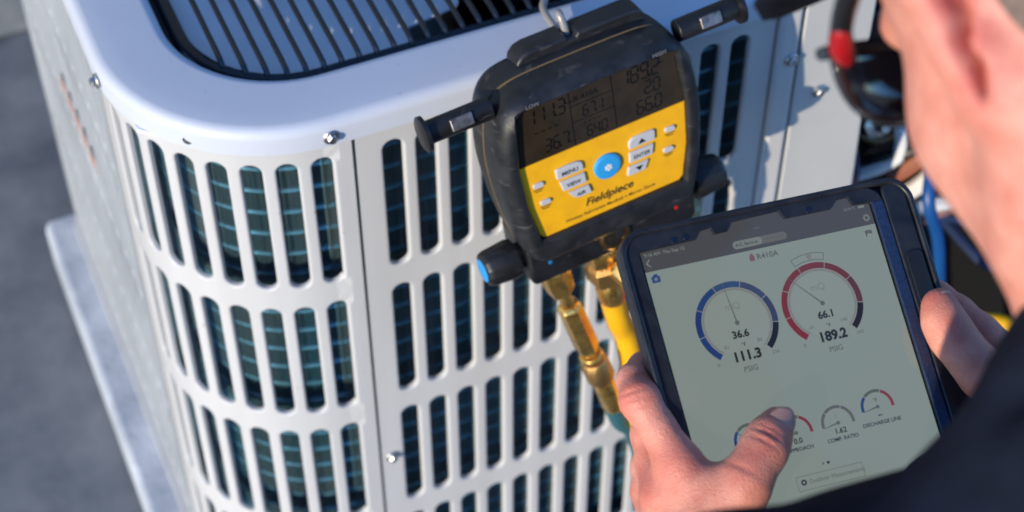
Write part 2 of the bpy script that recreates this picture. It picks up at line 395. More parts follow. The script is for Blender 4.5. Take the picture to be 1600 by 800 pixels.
# service side: corner post, cover plate and open control box
b = MB().box((0.2985,-0.0005,Z0-0.284),(0.017,0.010,0.628)); uadd(b, 'corner_post', M_paint, bevel=0.003)
b = MB(); P = [(0.3105,0.030),(0.369,0.030),(0.3695,-0.055),(0.3745,-0.09),(0.383,-0.30),(0.385,-0.598),(0.3105,-0.598)]
vs = [(x,-0.003,Z0+z) for x,z in P]+[(x,0.004,Z0+z) for x,z in P]; k = len(P)
b.add(vs, [tuple(range(k-1,-1,-1)), tuple(range(k,2*k))]+[(i,(i+1)%k,k+(i+1)%k,k+i) for i in range(k)])
uadd(b, 'cover_plate', mat('grey cover plate paint', (0.50,0.51,0.52), 0.4, var=0.06, vscale=7, rvar=0.1), bevel=0.0015)
cb = empty('control_box'); cb.parent = unit; cb.location = -UO
M_dark = mat('black painted steel', (0.010,0.011,0.014), 0.5)
for c, d in (((0.50,0.145,Z0-0.29),(0.25,0.01,0.60)),((0.375,0.08,Z0-0.29),(0.004,0.13,0.60)),((0.625,0.07,Z0-0.29),(0.006,0.15,0.60)),((0.50,0.08,0.083),(0.25,0.13,0.01))):
    MB().box(c,d).build('box_wall', M_dark, cb)
MB().box((0.47,0.11,Z0-0.14),(0.075,0.06,0.08)).build('contactor', M_blackplas, cb, bevel=0.003)
MB().lathe((0.555,0.10,Z0-0.30),(0,0,1),[(0,0.026),(0.002,0.028),(0.12,0.028),(0.123,0.024)],24).build('capacitor', M_zinc, cb)
MB().lathe((0.443,0.055,Z0-0.185),(0.2,-1,0.3),[(0,0.010),(0.012,0.010),(0.014,0.007)],12).build('terminal', mat('white nylon', (0.7,0.7,0.68), 0.4), cb)
MB().lathe((0.455,0.055,Z0-0.172),(0.2,-1,0.3),[(0,0.008),(0.01,0.008),(0.012,0.006)],12).build('terminal', MATS['white nylon'], cb)
def wire(pts, r_, col, nm='wire'):
    MB().tube(spline(pts,6), r_, 8).build(nm, mat('wire '+str(col), col, 0.4), cb)
wire([(0.43,0.06,Z0-0.262),(0.452,0.05,Z0-0.247),(0.463,0.05,Z0-0.232),(0.47,0.08,Z0-0.20),(0.475,0.10,Z0-0.17)], 0.006, (0.72,0.74,0.78))
wire([(0.452,0.05,Z0-0.30),(0.485,0.04,Z0-0.275),(0.51,0.04,Z0-0.235),(0.52,0.08,Z0-0.19)], 0.0075, (0.70,0.68,0.66))
wire([(0.455,0.04,Z0-0.315),(0.485,0.035,Z0-0.30),(0.52,0.035,Z0-0.30),(0.55,0.07,Z0-0.28)], 0.007, (0.75,0.72,0.70))
wire([(0.465,0.06,Z0-0.28),(0.49,0.055,Z0-0.26),(0.51,0.06,Z0-0.235),(0.53,0.09,Z0-0.2)], 0.008, (0.30,0.10,0.06))
wire([(0.46,0.05,Z0-0.33),(0.50,0.045,Z0-0.325),(0.53,0.05,Z0-0.33)], 0.008, (0.45,0.22,0.18))
wire([(0.42,0.09,Z0-0.21),(0.45,0.07,Z0-0.235),(0.48,0.07,Z0-0.215),(0.50,0.10,Z0-0.18)], 0.005, (0.16,0.12,0.05))
wire([(0.46,0.09,Z0-0.18),(0.485,0.065,Z0-0.20),(0.51,0.08,Z0-0.24)], 0.006, (0.03,0.07,0.16))
for k in range(16):                                                   # crowded wiring in the open box, its colours darkened in place of shade
    x0, z0 = random.uniform(0.40,0.58), random.uniform(0.26,0.50); col = random.choice([(0.02,0.02,0.024),(0.02,0.02,0.024),(0.30,0.30,0.31),(0.015,0.03,0.09),(0.12,0.03,0.02),(0.05,0.05,0.055),(0.02,0.02,0.024)])
    wire([(x0,0.13,z0),(x0+random.uniform(-.03,.03),random.uniform(0.03,0.07),z0+random.uniform(-.03,.03)),(x0+random.uniform(-.06,.06),random.uniform(0.02,0.08),z0+random.uniform(-.07,.04)),(x0+random.uniform(-.08,.08),0.13,z0+random.uniform(-.1,.06))], random.uniform(0.003,0.006), col)
for k in range(5):
    MB().lathe((0.405+0.035*k,0.075,Z0-0.19-0.022*(k%2)),(0.1,-1,0.4),[(0,0.012),(0.003,0.014),(0.016,0.013),(0.018,0.006),(0.028,0.005)],6).build('terminal_nut', M_zinc if k%2 else M_blackplas, cb)
# screws
def screw_mesh():
    b = MB(); b.lathe((0,0,0),(0,0,1),[(0,0.0052),(0.0006,0.0055),(0.0013,0.0048),(0.0016,0.0038)],20)
    b.lathe((0,0,0.0014),(0,0,1),[(0,0.0036),(0.0022,0.0035),(0.0030,0.0028),(0.0026,0.0012)],6)
    return b.mesh('screw', M_zinc, True, 25)
scm = screw_mesh()
def screw(p, nrm):
    o = link('screw', scm, unit); q = Vector(nrm).to_track_quat('Z','Y')
    o.matrix_local = Matrix.Translation(Vector(p)-UO) @ q.to_matrix().to_4x4()
ax = lambda a: (-math.sin(R(a)), -math.cos(R(a)))
screw((-0.0433,-0.0055,Z0+0.0245), (0,-1,0.05)); screw((-0.1680,0.1086,Z0+0.023), (-1,-0.1,0.05))
screw((0.3014,-0.006,Z0-0.031), (0,-1,0)); screw((0.331,-0.0035,Z0-0.0742), (0,-1,0)); screw((-0.0177,-0.0005,Z0-0.3434), (0,-1,0))
screw((-0.166,0.62,Z0-0.20), (-1,0.4,0)); screw((0.335,-0.0035,Z0-0.45), (0,-1,0))
# crescent knock-out in the lid rim
a = 43.5; c = Vector((CX-0.1257*math.sin(R(a)), 0.1203-0.1257*math.cos(R(a)), Z0+0.0242)); t = Vector((math.cos(R(a)),-math.sin(R(a)),0))
b = MB().tube([c+t*(0.0036*math.cos(q))+Vector((0,0,0.0030*math.sin(q))) for q in [R(175+d) for d in range(0,130,10)]], [0.0004+0.0009*math.sin(math.pi*i/12) for i in range(13)], 6)
uadd(b, 'knock_out', M_ink)
# orange sticker on the side panel, seen edge on
M_or = mat('orange print', (0.55,0.17,0.07), 0.5); stk = empty('warning_sticker'); stk.parent = unit; stk.location = -UO
MB().box((-0.1636,0.335,Z0-0.216),(0.0006,0.12,0.018)).build('sticker_film', M_paint, stk)
for k in range(5): MB().box((-0.1641,0.288+k*0.024,Z0-0.2165),(0.0006,0.013,0.009)).build('sticker_mark', M_or, stk)

# ------------------------------------------------------------------ manifold gauge (local millimetres: x right, y up, z out of the face)
GM = Matrix(((0.9951,-0.0915,0.0381,0.1120),(0.0513,0.1466,-0.9879,-0.0851),(0.0848,0.9850,0.1505,0.6908),(0,0,0,1)))
mm = 0.001
GMr = GM.to_3x3(); c0 = GMr.col[0].normalized(); c2 = (GMr.col[2]-c0*GMr.col[2].dot(c0)).normalized(); c1 = c2.cross(c0)
GM = Matrix((c0,c1,c2)).transposed().to_4x4(); GM.translation = Vector((0.1120,-0.0851,0.6908))+c0*0.003
gauge = empty('manifold_gauge', mtx=GM)
tag(gauge, 'black rubber booted digital manifold gauge with yellow keypad hanging on the air conditioner', 'gauge')
def S(poly): return [(x*mm,y*mm) for x,y in poly]
def polar(poly, n=144, c=(0,4)):
    """radius of a star-shaped closed polygon at n angles"""
    out = []; m = len(poly)
    for k in range(n):
        a = 2*math.pi*k/n; dx, dy = math.cos(a), math.sin(a); best = 0
        for i in range(m):
            x1, y1 = poly[i][0]-c[0], poly[i][1]-c[1]; x2, y2 = poly[(i+1)%m][0]-c[0], poly[(i+1)%m][1]-c[1]
            den = dx*(y2-y1)-dy*(x2-x1)
            if abs(den) < 1e-9: continue
            t = (x1*(y2-y1)-y1*(x2-x1))/den; s_ = (x1*dy-y1*dx)/den
            if t > 0 and -1e-6 <= s_ <= 1+1e-6: best = max(best, t)
        out.append(best)
    return np.array(out)
def smoothp(half, n=6):
    pts = half+[(-x,y) for x,y in reversed(half)]
    P = [Vector((x,y,0)) for x,y in pts]; out = []; m = len(P)
    for i in range(m):
        a_, b_, c_, d_ = P[i-1], P[i], P[(i+1)%m], P[(i+2)%m]
        for k in range(n):
            t = k/n; q = 0.5*((2*b_)+(c_-a_)*t+(2*a_-5*b_+4*c_-d_)*t*t+(3*b_-a_-3*c_+d_)*t**3); out.append((q.x,q.y))
    return out
body_o = smoothp([(0,65.6),(30,65.4),(48,64),(59,59.6),(66.5,50),(70.5,36),(73,10),(71,-20),(66.5,-48),(62,-63),(55,-70.5),(30,-72)])
face_i = [(56.5,57.5),(60.3,13),(58.5,-20),(53.5,-49.5)]; face_i = face_i+[(-x,y) for x,y in reversed(face_i)]
NA = 144; ra = polar(body_o, NA); rf = polar(face_i, NA)
ang = np.arange(NA)*2*math.pi/NA
def loft(rings, m, name, parent, cap0=True, cap1=True, c=(0,4), angle=40):
    b = MB()
    for r_, z in rings:
        for k in range(NA): b.v.append(((c[0]+r_[k]*math.cos(ang[k]))*mm, (c[1]+r_[k]*math.sin(ang[k]))*mm, z*mm))
    for i in range(len(rings)-1):
        for k in range(NA): b.f.append((i*NA+k, i*NA+(k+1)%NA, (i+1)*NA+(k+1)%NA, (i+1)*NA+k))
    if cap0: b.f.append(tuple(range(NA-1,-1,-1)))
    if cap1: b.f.append(tuple((len(rings)-1)*NA+k for k in range(NA)))
    return b.build(name, m, parent, angle=angle)
boot = loft([(ra-1,-24.5),(ra,-23.5),(ra+0.3,-14),(ra-0.6,-6),(ra-2.5,-1.5),(ra-5.5,1.6),(np.maximum(ra-9,rf+2.2),2.8),(rf+1.5,2.4),(rf+0.4,1.4),(rf,-0.5),(rf-0.4,-3.0)], M_rubber, 'front_boot', gauge)
loft([(ra*0.90,-52),(ra*0.95,-50),(ra*0.985,-44),(ra-0.2,-36),(ra+0.2,-26),(ra-0.8,-25.2)], M_rubber, 'back_shell', gauge)
loft([(ra-0.8,-25.4),(ra+0.25,-25.0),(ra-0.8,-24.6)], mat('tan parting line', (0.16,0.11,0.05), 0.6), 'parting_line', gauge)
b = MB(); tabp = [(-40,46),(54,46),(54,66),(51,70.5),(46,72.5),(6,72.5),(5.2,69),(-0.8,69),(-1.6,72.5),(-27,72.5),(-33,71),(-37,67),(-39,60)]; b.prism(S(tabp), -50*mm, -33*mm)
b.build('hanger_tab', M_rubber, gauge, bevel=0.002)
# LCD and keypad
M_lcd = mat('brown LCD glass', (0.030,0.021,0.012), 0.14, spec=0.5, var=0.25, vscale=60)
MB().prism(S([(-56.0,57.0),(-59.8,13.2),(59.8,13.2),(56.0,57.0)]), -3.4*mm, -1.9*mm).build('lcd_screen', M_lcd, gauge, smooth=False)
M_seg = mat('dark LCD segment', (0.004,0.004,0.003), 0.2)
SEG = {'0':'abcdef','1':'bc','2':'abged','3':'abgcd','4':'fgbc','5':'afgcd','6':'afgecd','7':'abc','8':'abcdefg','9':'abcdfg','-':'g','A':'abcefg','r':'eg'}
def sevenseg(s, x, y, h, z=-1.85, par=None):
    b = MB(); w_ = h*0.44; t = h*0.12; cx = x
    for ch in s:
        if ch == '.':
            b.box(((cx-h*0.08)*mm,y*mm+t*0.5*mm,z*mm),(t*1.2*mm,t*1.2*mm,0.02*mm)); cx += h*0.06; continue
        if ch == ' ': cx += w_*1.1; continue
        for sg in SEG[ch]:
            p = {'a':(w_/2,h,1),'g':(w_/2,h/2,1),'d':(w_/2,0,1),'f':(0,h*.75,0),'b':(w_,h*.75,0),'e':(0,h*.25,0),'c':(w_,h*.25,0)}[sg]
            dx = (w_*0.8 if p[2] else t); dy = (t if p[2] else h*0.40); sk = p[1]*0.10
            b.box(((cx+p[0]+sk)*mm,(y+p[1])*mm,z*mm),(dx*mm,dy*mm,0.02*mm))
        cx += w_*1.42
    return b.build('lcd_digits', M_seg, gauge, smooth=False)
sevenseg('111.3',-49,42,11); sevenseg('----',-46,31,7.5); sevenseg('36.7',-40,17.5,9.5)
sevenseg('189.2',17,43,11.5); sevenseg('2.0',33,30.5,9.5); sevenseg('66.0',26,17,10)
sevenseg('67.1',-11,33.5,8); sevenseg('----',-12,25.5,5.5); sevenseg('64.0',-10,16.5,8)
text('R-410A', 5.6*mm, -16*mm, 47*mm, -1.85*mm, M_seg, gauge, name='lcd_lettering', bold=0.02)
for (x,y,dx,dy) in ((-19,35,0.7,42),(11,35,0.7,42),(-4,44,30,0.6),(-4,31.5,30,0.6),(-22,18,5,0.7),(46,50,6,0.7),(-19,48,6,0.8),(44,36,3,0.7)):
    MB().box((x*mm,y*mm,-1.85*mm),(dx*mm,dy*mm,0.02*mm)).build('lcd_line', M_seg, gauge, smooth=False)
kp = [(-59.8,12.8),(-58.2,-20),(-53.2,-46),(-50,-49),(50,-49),(53.2,-46),(58.2,-20),(59.8,12.8)]
MB().prism(S(list(reversed(kp))), -3.4*mm, -1.6*mm).build('keypad', M_yellow, gauge, smooth=False)
def key(poly, name='button', m=M_key, h=1.6):
    b = MB(); 
    a2 = sum(poly[i-1][0]*poly[i][1]-poly[i][0]*poly[i-1][1] for i in range(len(poly)))
    if a2 < 0: poly = list(reversed(poly))
    b.prism(S(poly), -1.7*mm, (-1.6+h)*mm, 0.05); return b.build(name, m, gauge, bevel=0.0005)
def rpoly(x0,x1,y0,y1,r,n=4): return rrect(x0,x1,y0,y1,r,n)
# left column: top corner rounded outwards, right column mirrored
key([(-36.5,0.5),(-36,-6.5),(-16.5,-6.5),(-16.5,-1.5),(-18,0.8),(-21,2),(-28,2.2),(-35.5,1.8)], h=1.8)
key([(-34.6,-9.2),(-33.0,-17.5),(-15.5,-17.5),(-16.2,-9.2)], h=1.8)
key([(-29.8,-20.4),(-26.5,-25.5),(-23,-27.4),(-13,-27.4),(-14.5,-20.4)], h=1.8)
key([(36.5,0.5),(36,-6.5),(16.5,-6.5),(16.5,-1.5),(18,0.8),(21,2),(28,2.2),(35.5,1.8)], h=1.8)
key([(34.6,-9.2),(33.0,-17.5),(15.5,-17.5),(16.2,-9.2)], h=1.8)
key([(29.8,-20.4),(26.5,-27.4),(13,-27.4),(13.6,-23),(14.5,-20.4)], h=1.8)
for x, y in ((-49,-4.6),(-46,-20),(47.2,-3.7),(44.6,-19.6)):
    key(rpoly(x-4,x+4,y-2,y+2,1.9))
    for dy, L_ in ((-4.0,7.5),(-5.6,5.0)): MB().box((x*mm,(y+dy)*mm,-1.58*mm),(L_*mm,0.75*mm,0.03*mm)).build('caption_mark', M_ink, gauge, smooth=False)
b = MB(); b.lathe((0,-12.3*mm,-1.7*mm),(0,0,1),[(0,9.7*mm),(1.8*mm,9.6*mm),(2.4*mm,8.9*mm),(2.5*mm,8*mm)],40)
b.build('power_button', mat('sky blue button', (0.03,0.33,0.72), 0.4), gauge)
b = MB()
for k in range(3): b.box((0,-12.3*mm,0.95*mm),(1.3*mm,5.2*mm,0.25*mm),Matrix.Rotation(R(60*k),3,'Z'))
b.build('snowflake_mark', mat('white print', (0.8,0.8,0.8), 0.5), gauge, smooth=False)
zk = 0.24*mm
text('MENU', 4.3*mm, -26.5*mm, -4.6*mm, zk, M_ink, gauge, 'CENTER', 0.03); text('VIEW', 4.3*mm, -25*mm, -15.2*mm, zk, M_ink, gauge, 'CENTER', 0.03)
text('AIR', 4.1*mm, -21*mm, -25.6*mm, zk, M_ink, gauge, 'CENTER', 0.03); text('ENTER', 4.1*mm, 25*mm, -15.2*mm, zk, M_ink, gauge, 'CENTER', 0.03)
for y, s_ in ((-2.8,1),(-24,-1)):
    P = [(23,y-1.8*s_),(29,y-1.8*s_),(26,y+2.0*s_)] if s_ > 0 else [(19,y+1.8),(25,y+1.8),(22,y-2.0)]
    if s_ < 0: P = P[::-1]
    MB().prism(S(P), 0.1*mm, 0.26*mm).build('arrow_mark', M_ink, gauge, smooth=False)
text('Fieldpiece', 8.4*mm, -1*mm, -38.2*mm, -1.56*mm, M_ink, gauge, 'CENTER', 0.028, 0.25, sx=1.05)
text('Wireless Refrigerant Manifold + Micron Gauge', 3.6*mm, -1*mm, -45.0*mm, -1.56*mm, M_ink, gauge, 'CENTER', 0.02, 0.15, sx=0.98)
M_emb = mat('worn raised lettering', (0.16,0.16,0.17), 0.5)
text('LOW', 4.0*mm, -50*mm, 59.2*mm, 3.0*mm, M_emb, gauge, bold=0.02); text('HIGH', 4.0*mm, 39*mm, 59.2*mm, 3.0*mm, M_emb, gauge, bold=0.02)
# manifold block, ports, knobs, handles
b = MB(); b.prism(S([(-60,-92),(60,-92),(63,-88),(63,-60),(-63,-60),(-63,-88)]), -48*mm, -6*mm); b.build('manifold_block', M_blackplas, gauge, bevel=0.0025)
for sx, nm_, col in ((-1,'sky blue cap',(0.02,0.30,0.75)),(1,'red cap',(0.7,0.02,0.02))):
    kn = MB().lathe((sx*63*mm,-72*mm,-20*mm),(sx,0,0),[(0,9*mm),(4*mm,9*mm),(4.2*mm,13.2*mm),(8*mm,14*mm),(24*mm,12.6*mm),(27*mm,11.4*mm),(28*mm,9.5*mm)],36,3,0.06).build('valve_knob', M_blackplas, gauge)
    MB().lathe((sx*90.6*mm,-72*mm,-20*mm),(sx,0,0),[(0,8.4*mm),(0.9*mm,8.2*mm),(1.3*mm,7*mm)],24).build('knob_cap', mat(nm_, col, 0.35), kn)
    MB().lathe((sx*48*mm,-76*mm,-6.2*mm),(0,0,1),[(0,1.6*mm),(0.5*mm,1.5*mm),(0.7*mm,1.0*mm)],16).build('port_dot', mat('small dot '+nm_, tuple(c*0.6 for c in col), 0.4), gauge)
    MB().tube([(sx*66*mm,57*mm,-16*mm),(sx*110*mm,57*mm,-16*mm)], 7.6*mm, 18).build('hose_holder', M_blackplas, gauge, bevel=0.001)
    MB().lathe((sx*109*mm,57*mm,-16*mm),(sx,0,0),[(0,8.5*mm),(0.8*mm,11.6*mm),(3.6*mm,11.8*mm),(4.6*mm,10*mm)],28).build('holder_flange', M_blackplas, gauge)
    MB().box((sx*88*mm,60*mm,-9.8*mm),(15*mm,8*mm,4.5*mm),Matrix.Rotation(R(-25),3,'X'))  .build('holder_insert', mat('worn steel insert', (0.30,0.26,0.25), 0.42, metal=0.9, var=0.4, vscale=200), gauge, bevel=0.0008)
sg = MB().lathe((0,-76*mm,-6.5*mm),(0,0,1),[(0,11.5*mm),(2.5*mm,11.2*mm),(3.4*mm,10*mm),(3.2*mm,7.6*mm),(1.5*mm,7.4*mm)],32).build('sight_glass', mat('dull dark brass', (0.22,0.13,0.05), 0.35, metal=0.9), gauge)
MB().lathe((0,-76*mm,-5.6*mm),(0,0,1),[(0,7.4*mm),(1.6*mm,7.3*mm),(2.4*mm,5*mm),(2.8*mm,2*mm)],24).build('glass_eye', mat('dark glass eye', (0.02,0.018,0.015), 0.05), sg)

# hanging hook: grey steel wire from the grille to the tab
tabw = GM @ Vector((2*mm,67*mm,-41*mm))
b = MB().tube(spline([(0.150,0.075,0.690),(0.1455,0.068,0.712),(0.1385,0.050,0.7165),(0.1290,0.042,0.7168),(0.1235,0.034,0.7168),(0.1218,0.024,0.7168),(0.1225,0.012,0.7160),(0.1225,-0.006,0.7175),tabw+Vector((-0.002,0.010,0.012)),tabw,tabw+Vector((0.002,-0.004,-0.02))],8), 0.0026, 10)
tag(b.build('wire_hook', mat('grey coated wire', (0.33,0.31,0.30), 0.4, metal=0.3)), 'grey bent wire hook over the lid carrying the gauge', 'hook')

# ------------------------------------------------------------------ hoses with brass fittings
def hose(name, label, ax_pts, parts, hosepts, r_, m, group):
    h = empty(name, ax_pts[0]); tag(h, label, 'hose', group); O = Vector(ax_pts[0])
    for nm_, i, prof, n, mt in parts:
        p = Vector(ax_pts[i]); d = (Vector(ax_pts[i+1])-p)
        o = MB().lathe(p-O, d, [(a_*mm, q*mm) for a_, q in prof], n).build(nm_, mt, h, angle=30, bevel=0.0006)
    MB().tube([Vector(p)-O for p in spline(hosepts,8)], r_, 16).build('hose_tube', m, h)
    return h
kn = mat('knurled brass', (0.60,0.36,0.13), 0.42, metal=1.0, bump=0.0006, bscale=900)
A0 = GM @ Vector((-43*mm,-91*mm,-24*mm))
d1 = Vector((0.30,-0.05,-1)).normalized(); P0 = A0; P1 = A0+d1*0.036; P2 = A0+d1*0.052; P3 = A0+d1*0.124; P4 = A0+d1*0.150; P5 = A0+d1*0.186
hose('blue_hose', 'teal blue refrigerant hose with brass fitting below the left gauge port',
     [P0,P1,P2,P3,P4,P5,P5+d1*0.02], [
     ('port_nipple',0,[(-4,8.5),(0,8.5),(6,8.5),(8,10.6),(22,11.4),(34,10),(37,6)],6,M_brass),
     ('stem',1,[(-2,5.5),(6,4.6),(14,5.2)],20,M_brass),
     ('hex_barrel',2,[(0,6),(2,9.0),(8,9.2),(50,9.4),(56,8),(60,7)],6,M_brass),
     ('collar_ring',2,[(62,8.4),(65,9.2),(67,8.4)],24,M_brass),
     ('knurled_nut',3,[(-2,8.6),(2,10.6),(20,10.8),(26,8)],28,kn),
     ('ferrule',4,[(-2,7.4),(2,8.2),(31,8.6),(36,8)],24,M_brass),],
     [P5-d1*0.01,P5+d1*0.02,P5+d1*0.05+Vector((0.006,0,0)),(0.176,-0.10,0.255),(0.205,-0.12,0.18),(0.26,-0.15,0.09),(0.36,-0.17,0.022),(0.48,-0.15,0.013),(0.60,-0.09,0.013)], 0.0080,
     mat('teal hose rubber', (0.025,0.10,0.125), 0.45, var=0.1, vscale=40), 'refrigerant hoses on the gauge')
B0 = GM @ Vector((-4*mm,-91*mm,-26*mm))
d2 = Vector((0.20,-0.03,-1)).normalized(); Q = [B0+d2*t for t in (0,0.026,0.05,0.095,0.125,0.15)]
hose('yellow_hose', 'yellow refrigerant hose with brass elbow half hidden by the tablet',
     Q, [('port_nipple',0,[(-4,10),(0,10),(6,10),(8,13),(20,14),(26,11)],6,M_brass),
     ('swivel_nut',1,[(-2,10),(2,14.5),(16,14.5),(22,10)],6,kn),
     ('ferrule',2,[(-2,8.5),(4,10.5),(16,10.2),(20,9)],20,M_brass)],
     [Q[2],Q[3],Q[4]+Vector((0.003,0,0)),(0.155,-0.10,0.38),(0.185,-0.11,0.28),(0.24,-0.13,0.14),(0.33,-0.15,0.035),(0.45,-0.19,0.0125),(0.62,-0.22,0.0125)], 0.0092,
     mat('yellow hose rubber', (0.80,0.42,0.01), 0.38, var=0.08, vscale=40), 'refrigerant hoses on the gauge')
b = MB().lathe(B0-Q[0]+Vector((0.008,-0.012,-0.02)),(0.5,-0.8,-0.3),[(0,7*mm),(3*mm,9*mm),(16*mm,9*mm),(18*mm,6*mm)],6)
b.build('side_port', M_brass, bpy.data.objects['yellow_hose'], angle=30)
C0 = GM @ Vector((42*mm,-91*mm,-24*mm)); d3 = Vector((0.12,-0.03,-1)).normalized(); Qc = [C0+d3*t for t in (0,0.03,0.06,0.10)]
hose('red_hose', 'red refrigerant hose behind the tablet below the gauge', Qc,
     [('port_nipple',0,[(-4,9.5),(6,9.5),(8,12),(22,13.2),(30,11)],6,M_brass),('ferrule',1,[(-2,9),(4,10),(30,9.6)],20,M_brass)],
     [Qc[1],Qc[2],Qc[3],(0.20,-0.10,0.36),(0.27,-0.10,0.2),(0.40,-0.10,0.05),(0.5,-0.07,0.013),(0.62,-0.05,0.013)], 0.0085, mat('red hose rubber', (0.42,0.02,0.02), 0.4), 'refrigerant hoses on the gauge')
# blue line and yellow capped coil at the right, below the control box
b = MB().tube(spline([(0.50,0.09,0.50),(0.478,0.03,0.455),(0.4576,-0.005,0.426),(0.4738,-0.01,0.375),(0.50,-0.02,0.25),(0.57,-0.04,0.10),(0.60,-0.06,0.02)],8), 0.0055, 14)
tag(b.build('cable', mat('blue cable jacket', (0.006,0.07,0.26), 0.4)), 'blue cable hanging from the open control box', 'cable')
yc = empty('hose_coil', (0.4548,-0.112,0.3600)); tag(yc, 'coiled yellow and black hose end beside the right thumb', 'hose')
b = MB()
for k in range(2):
    pts = [(0.030*math.cos(2*math.pi*i/32),0.030*math.sin(2*math.pi*i/32)*0.9,-0.012*k+0.002*math.sin(i)) for i in range(33)]; b.tube(pts, 0.0085, 12)
b.build('coil_turns', MATS['yellow hose rubber'], yc)
MB().lathe((0,0,-0.03),(0,0,1),[(0,0.014),(0.004,0.022),(0.024,0.022),(0.03,0.016)],24).build('cap', M_blackplas, yc)
MB().tube(spline([(0,0,-0.03),(0.02,0.0,-0.14),(0.06,0.02,-0.28),(0.12,0.02,-0.350)],6), 0.008, 12).build('hose_tail', M_blackplas, yc)

# ------------------------------------------------------------------ tablet (local millimetres on the screen plane)
tx, ty = Vector((0.9934,-0.1125,-0.0228)).normalized(), Vector((0.1098,0.8742,0.4730))
tz = tx.cross(ty).normalized(); ty = tz.cross(tx)
TM = Matrix((tx,ty,tz)).transposed().to_4x4(); TM.translation = Vector((0.0890,-0.3391,0.8019))
tab = empty('tablet', mtx=TM); tag(tab, 'tablet in a rugged black case showing pressure gauges, held by both hands', 'tablet')
M_case = mat('black tablet case', (0.012,0.014,0.020), 0.42, var=0.3, vscale=80, bump=0.00008, bscale=1500, rvar=0.1)
M_bez = mat('glossy dark blue bezel', (0.006,0.011,0.030), 0.22, rvar=0.1, vscale=90)
def flat(poly, z, m, name, parent=tab, dz=0.02):
    a2 = sum(poly[i-1][0]*poly[i][1]-poly[i][0]*poly[i-1][1] for i in range(len(poly)))
    if a2 < 0: poly = list(reversed(poly))
    return MB().prism(S(poly), (z-dz)*mm, z*mm).build(name, m, parent, smooth=False)
YB = -128
outer = rrect(-70.8,89.5,YB,66.5,13,8)
MB().prism(S(outer), -15*mm, -2.0*mm).build('case_back', M_case, tab, bevel=0.003)
# front frame of the case with the stepped cut-outs along its top edge
notch = [(-62,56.0),(-30.3,56.7),(-27,60.7),(-21.6,61.2),(-20.4,57.4),(-12.7,57.5),(-9.2,61.9),(16.8,62.5),(18.7,57.8),(45.2,57.6),(49.7,61.8),(55.8,62),(57.1,57.4),(67.6,56.6)]
inner = [(67.6,-114),(-62,-114)]+notch
bm = bmesh.new()
ov = [bm.verts.new((x*mm,y*mm,0)) for x,y in rrect(-70.2,74.6,YB+1,65.8,11,8)]; iv = [bm.verts.new((x*mm,y*mm,0)) for x,y in inner]
es = [bm.edges.new((v[i],v[(i+1)%len(v)])) for v in (ov,iv) for i in range(len(v))]
bmesh.ops.triangle_fill(bm, edges=es, use_beauty=True)
bmesh.ops.recalc_face_normals(bm, faces=bm.faces)
ex = bmesh.ops.extrude_face_region(bm, geom=list(bm.faces)); bmesh.ops.translate(bm, verts=[e for e in ex['geom'] if isinstance(e, bmesh.types.BMVert)], vec=(0,0,2.2*mm))
bmesh.ops.recalc_face_normals(bm, faces=bm.faces)
me = bpy.data.meshes.new('case_frame'); bm.to_mesh(me); bm.free(); finish(me, M_case, False)
o = link('case_frame', me, tab); o.location.z = -0.6*mm; bv = o.modifiers.new('b','BEVEL'); bv.width = 0.0006; bv.segments = 2; bv.limit_method = 'ANGLE'
# raised rim around the case and thick grip along its right side
def rimloop(o_, i_, z0, z1, name, m, bev):
    b = MB(); n = len(o_)
    b.v = [(x*mm,y*mm,z0*mm) for x,y in o_]+[(x*mm,y*mm,z1*mm) for x,y in o_]+[(x*mm,y*mm,z1*mm) for x,y in i_]+[(x*mm,y*mm,z0*mm) for x,y in i_]
    for k in range(n):
        j = (k+1)%n
        for a_ in range(4): b.f.append((a_*n+k, a_*n+j, ((a_+1)%4)*n+j, ((a_+1)%4)*n+k))
    return b.build(name, m, tab, bevel=bev)
rimloop(rrect(-72.2,91,YB-1.5,68,14,8), rrect(-69.0,88,YB+1.5,64.8,11.5,8), -9, 3.4, 'case_rim', M_case, 0.0012)
MB().prism(S(rrect(74.8,87.8,YB+2,66.2,6,5)), -3*mm, 2.0*mm).build('side_grip', M_case, tab, bevel=0.0012)
MB().prism(S(rrect(77.0,86.2,-26,27,3.2,5)), 1.5*mm, 3.1*mm).build('grip_insert', mat('glossy black insert', (0.012,0.012,0.014), 0.2, rvar=0.1, vscale=120), tab, bevel=0.0008)
MB().prism(S(rrect(67.7,74.4,-113,57,1.5,3)), -0.3*mm, 1.9*mm).build('blue_edge_strip', mat('navy speckled edge', (0.012,0.026,0.075), 0.38, var=0.4, vscale=900), tab, bevel=0.0008)
flat(rrect(-63.5,69,-115.5,64.5,4,4), -0.1, mat('dark tablet glass', (0.008,0.009,0.012), 0.08), 'tablet_glass', dz=2.0)
for x, y in ((-42,58.6),(-35.5,58.8),(33,59.6)):
    MB().lathe((x*mm,y*mm,1.6*mm),(0,0,1),[(0,1.7*mm),(0.35*mm,1.5*mm),(0.5*mm,1.0*mm)],16).build('case_stud', M_bez, tab)
def ui(name, c, e):        # lit screen ink under glass: black glossy base, its own glow
    return mat('screen '+name, (0.012,0.012,0.012), 0.10, emit=c, estr=e, rvar=0.07, vscale=38)
E0 = 0.10
U_bg = ui('pale', (0.78,0.95,0.89), E0); U_bar = ui('bar', (0.30,0.32,0.36), E0*0.7); U_ink = ui('ink', (0.06,0.07,0.09), E0*0.4); U_grey = ui('grey', (0.33,0.37,0.37), E0)
